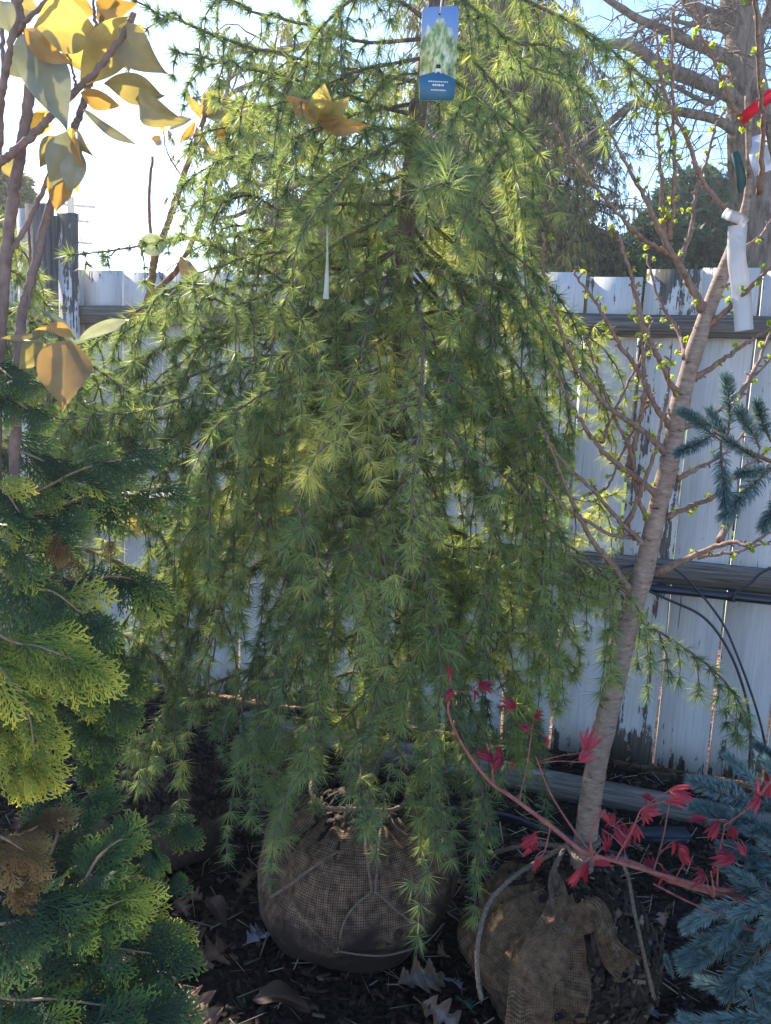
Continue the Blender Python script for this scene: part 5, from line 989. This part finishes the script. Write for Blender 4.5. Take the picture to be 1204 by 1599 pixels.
Bc1 = [([(-60, 780, 1.35), (60, 770, 1.35), (160, 735, 1.35), (250, 715, 1.35)], HH, 18, .8, 1.25), ([(-40, 830, 1.4), (120, 790, 1.4), (220, 765, 1.4), (310, 765, 1.42)], HH, 18, .8, 1.2), ([(-60, 700, 1.4), (20, 700, 1.4), (90, 720, 1.38)], H, 12, .8, 1.2), ([(-50, 900, 1.4), (60, 910, 1.38), (150, 905, 1.38), (240, 900, 1.4), (285, 910, 1.4)], HH, 20, .8, 1.25),
       ([(-30, 860, 1.3), (60, 860, 1.28), (120, 830, 1.28)], HH, 12, .7, 1.0), ([(0, 890, 1.15), (50, 915, 1.14), (110, 925, 1.14), (170, 960, 1.14)], HH, 15, .7, 1.1), ([(-50, 960, 1.1), (20, 1000, 1.08), (80, 1010, 1.07), (150, 1030, 1.07)], G_, 18, .8, 1.15), ([(-50, 1000, 1.05), (20, 1060, 1.04), (60, 1120, 1.03), (70, 1180, 1.03)], G_, 17, .8, 1.1),
       ([(-60, 1080, 1.1), (-10, 1130, 1.1), (30, 1190, 1.1)], G_, 14, .75, 1.05), ([(-40, 1000, 1.25), (80, 1010, 1.25), (170, 1040, 1.25), (220, 1080, 1.25)], HH, 20, .8, 1.2), ([(-40, 1040, 1.3), (60, 1080, 1.3), (150, 1100, 1.3), (195, 1130, 1.3)], H, 16, .8, 1.15), ([(-40, 640, 1.25), (10, 620, 1.2), (60, 640, 1.15)], H, 9, .6, .9),
       ([(-50, 560, 1.2), (-10, 570, 1.2), (25, 590, 1.15)], H, 8, .6, .9), ([(-50, 800, 1.15), (-10, 820, 1.12), (30, 860, 1.12)], HH, 10, .7, 1.0), ([(-60, 740, 1.2), (0, 760, 1.2), (40, 800, 1.2)], HH, 10, .7, 1.0), ([(-20, 940, 1.5), (120, 960, 1.5), (220, 990, 1.5), (260, 1040, 1.5)], H, 20, .9, 1.25), ([(0, 1000, 1.45), (120, 1080, 1.42), (180, 1150, 1.42), (190, 1190, 1.42)], H, 14, .8, 1.1)]
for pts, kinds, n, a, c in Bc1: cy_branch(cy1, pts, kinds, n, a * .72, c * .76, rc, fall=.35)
for (x, y) in ((95, 835), (110, 850), (125, 870), (85, 845)): put(SPR['dry'][int(rc.integers(6))], cy1, PY(x, y, 1.2), [rc.normal(0, .5), -.2, -1], [.2, -1, .3], .4)
for (x, y) in ((178, 845), (80, 900), (60, 930)): put(SPR['dry'][int(rc.integers(6))], cy1, PY(x, y, 1.25), [rc.normal(0, .3), -.2, -1], [.2, -1, .3], .35)
b = MB(); tube(b, catmull([PY(-60, 1500, 1.3), PY(-55, 1100, 1.3), PY(-50, 800, 1.35), PY(-50, 600, 1.4)], 12), .02, 8); part(b, 'trunk', M['larchwood'], cy1)
cy2 = thing('green_cypress', 'deep green cypress with light tipped fan sprays filling the bottom left corner', 'shrub', PZ(-40, 1599, 0))
Bc2 = [([(0, 1545, 1.1), (60, 1480, 1.08), (110, 1430, 1.07), (140, 1390, 1.07), (175, 1350, 1.08)], H, 18, .8, 1.2), ([(60, 1480, 1.08), (130, 1470, 1.06), (200, 1480, 1.05), (270, 1490, 1.05)], HH, 15, .8, 1.1), ([(110, 1430, 1.07), (170, 1420, 1.05), (215, 1405, 1.05)], HG, 8, .7, .95),
       ([(130, 1330, 1.15), (145, 1290, 1.16), (160, 1265, 1.18)], HH, 8, .65, .9), ([(140, 1390, 1.07), (170, 1340, 1.08), (215, 1310, 1.1), (250, 1330, 1.12)], HH, 11, .7, 1.0), ([(200, 1350, 1.2), (240, 1300, 1.22), (290, 1278, 1.22), (315, 1290, 1.22)], HH, 10, .55, .75), ([(180, 1370, 1.15), (240, 1370, 1.15), (290, 1380, 1.15)], HH, 6, .4, .6),
       ([(-60, 1450, 1.0), (20, 1440, 1.0), (90, 1420, 1.02)], H, 14, .8, 1.2), ([(-60, 1540, .98), (20, 1560, .97), (100, 1560, .97), (180, 1570, .97), (260, 1575, .98)], HH, 22, .8, 1.1), ([(-40, 1620, .95), (80, 1610, .93), (180, 1600, .93), (250, 1590, .93)], HH, 18, .8, 1.1), ([(150, 1480, 1.15), (220, 1440, 1.15), (280, 1450, 1.15)], HG, 9, .7, .9),
       ([(80, 1350, 1.12), (100, 1300, 1.13), (90, 1260, 1.15)], H, 8, .7, .9), ([(-40, 1500, 1.1), (30, 1480, 1.12), (80, 1400, 1.14), (100, 1360, 1.15)], H, 14, .9, 1.2), ([(0, 1590, 1.05), (100, 1520, 1.05), (200, 1530, 1.06)], H, 16, .9, 1.2), ([(-40, 1600, 1.2), (60, 1500, 1.2), (150, 1420, 1.2), (200, 1400, 1.2)], H, 20, .9, 1.2)]
for pts, kinds, n, a, c in Bc2: cy_branch(cy2, pts, kinds, n, a * .72, c * .74, rc, shift=30, fall=.12, up=(0, -.45, .9))
for pts in ([(-40, 1290, 1.02), (10, 1310, 1.0), (50, 1330, 1.0)], [(-40, 1330, 1.02), (0, 1350, 1.0), (30, 1385, 1.0)], [(0, 1310, 1.1), (50, 1300, 1.1), (85, 1285, 1.1)]): cy_branch(cy2, pts, ['dry'], 9, .4, .55, rc, fall=.3, shift=60)

# ------------------------------------------------------------------ blue spruces
def spruce_twig(seed, L=.12):
    rs = np.random.default_rng(seed); n = 14; t = np.linspace(0, 1, n); P = np.stack([t * L, .012 * np.sin(t * 2 + seed) * L / .12, -.05 * L * t ** 2], 1); b = MB(); tube(b, P, np.linspace(.0026, .0014, n), 6, mi=1, cap=False)
    k = 430; u_ = np.sqrt(rs.uniform(0, 1, k)) * .98 + .02; C = np.stack([np.interp(u_, t, P[:, i]) for i in range(3)], 1); a = rs.uniform(0, 6.28, k); th = rs.uniform(.7, 1.15, k) * (1 - .45 * u_ ** 4)
    D = np.stack([np.cos(th), np.sin(th) * np.cos(a), np.sin(th) * np.sin(a) + .18], 1); D = nrm(D); Ln = rs.uniform(.021, .029, k)[:, None]; W = nrm(np.cross(D, rs.normal(size=(k, 3)))) * .0009; N = np.cross(D, W)
    tip = C + D * Ln + np.array([.25, 0, 0]) * Ln * .25; mid = C + D * Ln * .6
    v = np.stack([C - W, C + W, mid + W, tip, mid - W, mid + N * .9], 1); f = (np.arange(k)[:, None, None] * 6 + np.array([[0, 1, 5], [1, 2, 5], [2, 3, 5], [3, 4, 5], [4, 0, 5]])[None]).reshape(-1, 3)
    b.add(v.reshape(-1, 3), f, np.repeat(np.clip(rs.normal(.5, .2, k), 0, 1), 6)); return b.mesh('twig', [M['spruce'], M['sprucewood']])
ST = [spruce_twig(i) for i in range(6)]
def spruce_branch(parent, pts, n, smin, smax, rs, wpx=9, ang=(.5, .95), upv=(0, -.6, .8)):
    Q = catmull([PY(p[0] + (45 if parent is sp1 else 0), p[1] + (20 if parent is sp1 else 0), p[2]) for p in pts], 26); T = nrm(np.gradient(Q, axis=0)); b = MB(); tube(b, Q, np.linspace(wpx, 3, 26) / 2 / FPX * pts[0][2], 7, rough=.12); part(b, 'branch', M['sprucewood'], parent)
    n = int(n * .55); smin *= 1.25; smax *= 1.25
    for k in range(n):
        f = (k + .4) / n; i = min(25, int(f * 25.9)); s = 1 if k % 2 else -1; U = nrm(np.array(upv) + rs.normal(0, .3, 3)); S_ = nrm(np.cross(U, T[i])) * s; a = rs.uniform(*ang)
        x = nrm(T[i] * math.cos(a) + S_ * math.sin(a) + rs.normal(0, .12, 3)); put(rs.choice(ST), parent, Q[i], x, U, rs.uniform(smin, smax) * (1 - .35 * f), 'twig')
    put(rs.choice(ST), parent, Q[-1] - T[-1] * .01, T[-1], np.array(upv), smax * .7, 'twig')
    for i in range(5, 26, 9): put(rs.choice(ST), parent, Q[i], T[i], np.array(upv), smax * .75, 'twig')
rsp = np.random.default_rng(4)
sp1 = thing('blue_spruce', 'blue spruce with dense silvery needles in the bottom right corner', 'shrub', PZ(1260, 1599, 0))
for pts, n, a, c in [([(1320, 1330, 1.2), (1240, 1390, 1.17), (1180, 1440, 1.15), (1120, 1500, 1.14), (1075, 1590, 1.13)], 14, .7, 1.0), ([(1330, 1340, 1.15), (1230, 1350, 1.14), (1170, 1370, 1.14), (1100, 1400, 1.15)], 11, .6, .85), ([(1330, 1400, 1.05), (1230, 1480, 1.03), (1170, 1560, 1.02), (1140, 1630, 1.02)], 13, .7, 1.0),
                     ([(1330, 1250, 1.4), (1230, 1240, 1.4), (1160, 1235, 1.4), (1105, 1220, 1.4)], 12, .65, .9), ([(1330, 1280, 1.35), (1230, 1290, 1.35), (1160, 1270, 1.35), (1110, 1258, 1.36)], 12, .6, .85), ([(1330, 1320, 1.3), (1220, 1330, 1.3), (1150, 1320, 1.3)], 9, .5, .8), ([(1330, 1450, 1.2), (1230, 1420, 1.2), (1150, 1430, 1.2), (1095, 1450, 1.2)], 12, .6, .9),
                     ([(1320, 1560, 1.0), (1230, 1570, 1.0), (1160, 1600, 1.0)], 8, .7, .9), ([(1330, 1500, 1.25), (1230, 1520, 1.25), (1150, 1560, 1.25), (1090, 1600, 1.25)], 14, .7, 1.0), ([(1330, 1200, 1.5), (1240, 1200, 1.5), (1180, 1170, 1.5)], 8, .5, .7)]: spruce_branch(sp1, pts, n, a, c, rsp)
put(ST[0], sp1, PY(1052, 1530, 1.2), PY(1040, 1478, 1.2) - PY(1052, 1530, 1.2), [0, -1, .4], .35, 'twig')
sp2 = thing('blue_spruce', 'upper blue spruce branch reaching in from the right edge before the fence', 'shrub', PY(1400, 760, 1.4) * np.array([1, 1, 0]))
b = MB(); tube(b, catmull([PY(1400, 1300, 1.4), PY(1400, 900, 1.4), PY(1390, 500, 1.4)], 8), .03, 8); part(b, 'trunk', M['larchwood'], sp2)
spruce_branch(sp2, [(1380, 800, 1.38), (1280, 740, 1.34), (1204, 720, 1.3), (1160, 700, 1.28), (1115, 675, 1.27)], 6, .5, .7, rsp, wpx=11, upv=(0, -.9, .3))
for (a, c, s) in [((1130, 680), (1132, 590), .8), ((1180, 705), (1160, 640), .75), ((1112, 672), (1068, 708), .7), ((1135, 692), (1128, 780), .85), ((1204, 730), (1150, 805), 1.0), ((1204, 690), (1192, 630), .7), ((1230, 740), (1210, 800), .9)]:
    p, q = PY(*a, 1.28), PY(*c, 1.24); put(ST[int(rsp.integers(6))], sp2, p, q - p, [0, -1, .2], s, 'twig')

# ------------------------------------------------------------------ red maple branch
mp = thing('red_maple_branch', 'low maple branch with thin red twigs and crimson unfolding leaves at the lower right', 'shrub', PY(1330, 1440, 1.2) * np.array([1, 1, 0]))
def maple_leaf(seed, L=.05):
    rs = np.random.default_rng(seed); b = MB()
    for a in np.array([-1.0, -.5, 0, .5, 1.0]) * rs.uniform(.22, .62):
        ll = L * (1 - .22 * abs(a)) * rs.uniform(.8, 1.1); n = 7; t = np.linspace(0, 1, n); w_ = ll * .095 * np.sin(math.pi * np.clip(t * .92 + .05, 0, 1)) ** .8; w_[-1] = 0
        droop = -rs.uniform(.3, .9) * ll * t ** 1.8 + rs.normal(0, .05) * ll * t; d = np.array([math.cos(a), math.sin(a), 0]); s = np.array([-math.sin(a), math.cos(a), 0]); C = d * (t * ll)[:, None] * np.array([1, 1, 1]) + np.array([0, 0, 1]) * droop[:, None]
        v = np.stack([C + s * w_[:, None] + [0, 0, 1] * (w_ * .6)[:, None], C, C - s * w_[:, None] + [0, 0, 1] * (w_ * .6)[:, None]], 1).reshape(-1, 3); i = np.arange(n - 1) * 3
        b.add(v, np.concatenate([np.stack([i, i + 1, i + 4, i + 3], -1), np.stack([i + 1, i + 2, i + 5, i + 4], -1)]), rs.uniform(.2, .9))
    return b.mesh('leaf', M['maple'], smooth=True)
MLF = [maple_leaf(i) for i in range(6)]
rm = np.random.default_rng(12)
tw = [([(1420, 1450, 1.25), (1204, 1412, 1.2), (1120, 1395, 1.18), (1050, 1375, 1.17), (980, 1345, 1.16), (920, 1335, 1.15), (860, 1290, 1.15), (800, 1245, 1.16), (770, 1225, 1.17), (740, 1190, 1.18), (715, 1150, 1.18), (700, 1110, 1.18), (706, 1075, 1.18)], 17, 4), ([(1420, 1420, 1.25), (1204, 1395, 1.2), (1120, 1388, 1.17), (1030, 1365, 1.15), (960, 1345, 1.13), (928, 1335, 1.12)], 12, 7),
      ([(925, 1335, 1.15), (895, 1295, 1.17), (860, 1240, 1.2), (840, 1190, 1.2), (836, 1180, 1.2)], 6, 3), ([(925, 1335, 1.12), (922, 1310, 1.1), (930, 1285, 1.1), (945, 1265, 1.12)], 6, 4), ([(770, 1225, 1.17), (768, 1195, 1.17), (760, 1160, 1.17)], 4, 3), ([(1020, 1362, 1.15), (1035, 1310, 1.2), (1045, 1255, 1.22)], 4, 3), ([(1120, 1388, 1.17), (1122, 1340, 1.17), (1132, 1290, 1.18)], 5, 3), ([(1100, 1385, 1.17), (1115, 1400, 1.1), (1110, 1360, 1.08)], 4, 3),
      ([(960, 1345, 1.13), (985, 1300, 1.12), (1000, 1265, 1.12)], 4, 3), ([(860, 1290, 1.15), (850, 1330, 1.12), (838, 1340, 1.1)], 4, 3), ([(1420, 1480, 1.22), (1204, 1460, 1.15), (1130, 1430, 1.15), (1075, 1408, 1.16), (1020, 1380, 1.17)], 6, 4), ([(930, 1335, 1.15), (960, 1300, 1.18), (950, 1270, 1.2)], 4, 3), ([(810, 1250, 1.16), (822, 1200, 1.2), (832, 1130, 1.22)], 4, 2), ([(1130, 1290, 1.18), (1170, 1260, 1.16), (1204, 1220, 1.15)], 4, 3), ([(706, 1078, 1.18), (730, 1080, 1.18), (745, 1068, 1.18)], 3, 2)]
MST = []
for pts, w0, w1 in tw:
    Q = catmull([PY(*p) for p in pts], 10 * len(pts)); n = len(Q); MST.append(Q); r = np.linspace(w0, w1, n) / 2 / FPX * .85; r[::11] *= 1.3; b = MB(); tube(b, Q, r, 8, rough=.04); part(b, 'stem', M['maplestem'], mp, smooth=True)
ll = [(697, 1040, .7), (706, 1075, .5), (748, 1068, .8), (740, 1078, .6), (806, 1105, .8), (835, 1120, .7), (828, 1140, .6), (778, 1165, .9), (770, 1190, .8), (785, 1185, .8), (800, 1190, .6), (850, 1150, .6), (915, 1175, 1.0), (905, 1190, .7), (835, 1300, 1.0), (815, 1310, .9), (835, 1340, .8), (920, 1345, 1.1), (905, 1355, .9), (927, 1350, .8), (985, 1310, 1.0), (975, 1325, .9), (1000, 1265, .9), (1010, 1275, .9), (1045, 1235, 1.0), (1040, 1250, .9), (1025, 1255, .7),
      (1050, 1315, .8), (1060, 1320, .9), (1075, 1335, .7), (1035, 1355, .9), (1020, 1365, .8), (1122, 1280, .9), (1105, 1280, .8), (1112, 1355, 1.0), (1100, 1362, .9), (1150, 1340, .9), (1165, 1335, .8), (1180, 1215, 1.0), (1195, 1205, .9), (1185, 1240, .8), (1140, 1288, .7), (960, 1270, .6), (950, 1285, .6), (945, 1330, .7), (990, 1285, .8), (1200, 1220, .8), (940, 1295, .5)]
MST = np.concatenate(MST)
for x, y, s in ll:
    p = PY(x, y, 1.16 + rm.uniform(-.015, .02)); k_ = MST[np.argmin(((MST - p) ** 2).sum(1))]; b = MB(); tube(b, catmull([k_, (k_ + p) / 2 + [0, -.002, .004], p], 6), .0009, 5); part(b, 'leaf_stalk', M['maplestem'], mp, smooth=True); d = np.array([rm.normal(0, .6), rm.normal(-.3, .4), rm.choice([-.7, -.5, .5])]); put(MLF[int(rm.integers(6))], mp, p, d, [rm.normal(0, .3), -.7, .7], s * .74, 'leaf')

# ------------------------------------------------------------------ dead leaves
def oak(seed, L=.1):
    rs = np.random.default_rng(seed); n = 41; t = np.linspace(0, 1, n); lob = .5 + .5 * np.cos(t * 2 * math.pi * 3.5 + math.pi + .3 * np.sin(5 * t + seed)); w_ = L * (.13 + .26 * lob) * np.sin(math.pi * np.clip(t * .96 + .03, 0, 1)) ** .55; w_[0] = .002; w_[-1] = .004; sh = lob * L * .06
    b = MB(); cols = []
    for q in (-1, -.5, 0, .5, 1):
        x = t * L + sh * abs(q); z = .35 * L * (q * q * w_ / L) ** 1 * rs.uniform(.4, 1.6) + .12 * L * np.sin(t * 3 + rs.uniform(0, 1.5)) + rs.normal(0, .0018, n); cols.append(np.stack([x, q * w_, z], 1))
    S = np.stack(cols, 1); i = (np.arange(n - 1)[:, None] * 5 + np.arange(4)[None]).ravel(); b.add(S.reshape(-1, 3), np.stack([i, i + 1, i + 6, i + 5], -1), np.tile([.5, .5, .75, .5, .5], n))
    tube(b, np.array([[-.25 * L, 0, .01], [0, 0, .004], [.1 * L, 0, .01]]), .0012, 5, .6); return b
OAK = [oak(i).mesh('leaf', M['deadleaf']) for i in range(5)]; OAKP = [oak(10 + i).mesh('leaf', M['paleleaf']) for i in range(2)]
def ell(seed, m):
    b = big_leaf(None, None, None, 0, 0, .03, None, seed=seed, curl=.12, fold=.4, wave=.8, pts3=(np.array([0, 0, 0.0]), np.array([.13, 0, 0.0]))); return b.mesh('leaf', m, smooth=True)
ELL = [ell(i, M['deadleaf']) for i in range(3)]
def ground_leaf(me, x, y, Z, s, yaw, tilt, label, group=None):
    p = PZ(x, y, Z) if y else None; o = bpy.data.objects.new('dead_leaf', me); COL.objects.link(o); o.location = p; o.rotation_euler = (tilt, tilt * .6, yaw); o.scale = (s,) * 3; o['label'] = label; o['category'] = 'leaf'
    if group: o['group'] = group
    return o
gl = [(OAKP[0], 385, 1475, .03, .8, 1.1, .3, 'pale lilac lobed leaf on the mulch left of the large burlap ball'), (ELL[0], 395, 1560, .03, 1.0, -.1, .15, 'long smooth russet leaf lying in front of the large burlap ball'), (OAK[0], 690, 1490, .05, .6, 1.6, 1.0, 'small orange leaf leaning on the right foot of the large burlap ball'),
      (OAK[1], 620, 1540, .03, 1.2, .4, .2, 'big brown oak leaf right of the russet leaf, lower middle'), (OAK[2], 660, 1570, .03, 1.0, -.5, .3, 'tan oak leaf at the bottom middle with upturned edges'), (OAKP[1], 720, 1545, .03, .55, 2.2, .3, 'small greyish lobed leaf between the two burlap balls'), (OAK[3], 300, 1510, .03, 1.3, .9, .3, 'large reddish brown oak leaf beside the green cypress tips'),
      (OAK[4], 310, 1480, .05, 1.2, 2.4, .3, 'reddish brown oak leaf upmost in the pile beside the green cypress'), (OAK[0], 290, 1555, .03, 1.2, -.8, .2, 'reddish brown oak leaf nearest the bottom beside the green cypress'), (OAKP[0], 990, 1580, .03, .8, .6, .5, 'pale curled leaf at the bottom between sapling ball and spruce'), (OAKP[1], 960, 1592, .02, .6, 2.6, .2, 'pale lilac leaf at the bottom edge right of the loose burlap'),
      (ELL[1], 560, 1300, .24, .0, 0, 0, '')]
for g_ in gl:
    if g_[4] > 0: ground_leaf(*g_[:8])
tl = plain('blue green leaf', (.05, .13, .11), rough=.5); m_ = oak(33).mesh('leaf', tl); ground_leaf(m_, 735, 1580, .03, .6, 1.9, .4, 'blue green leaf at the bottom edge left of the sapling ball')
rd = np.random.default_rng(17); cnt = 0
while cnt < 70:
    x = rd.uniform(-1.2, 1.4); y = rd.uniform(1.2, 3.0)
    if F0[1] - (x - F0[0]) * math.tan(-FYAW) - y < .06: continue
    if math.hypot(x - BC[0], y - BC[1]) < .29 or math.hypot(x - sc_[0], y - sc_[1]) < .25: continue
    me = (OAK + ELL[:2])[int(rd.integers(7))]; o = bpy.data.objects.new('dead_leaf', me); COL.objects.link(o); o.location = (x, y, float(gh(x, y)) + .012); o.rotation_euler = (rd.normal(0, .5), rd.normal(0, .4), rd.uniform(0, 6.28)); s = rd.uniform(.35, .85); o.scale = (s, s, s)
    o['label'] = 'dry brown leaf among the scattered litter on the mulch'; o['category'] = 'leaf'; o['group'] = 'scattered dry leaves on the mulch'; cnt += 1

_seen = {}
for o in SC.objects:
    if o.type == 'MESH' and o.data.name not in _seen: _seen[o.data.name] = (len(o.data.loops) - 2 * len(o.data.polygons), o.name)
print('tris', sum(v[0] for v in _seen.values()), 'objs', len(SC.objects), sorted(_seen.values())[-12:])
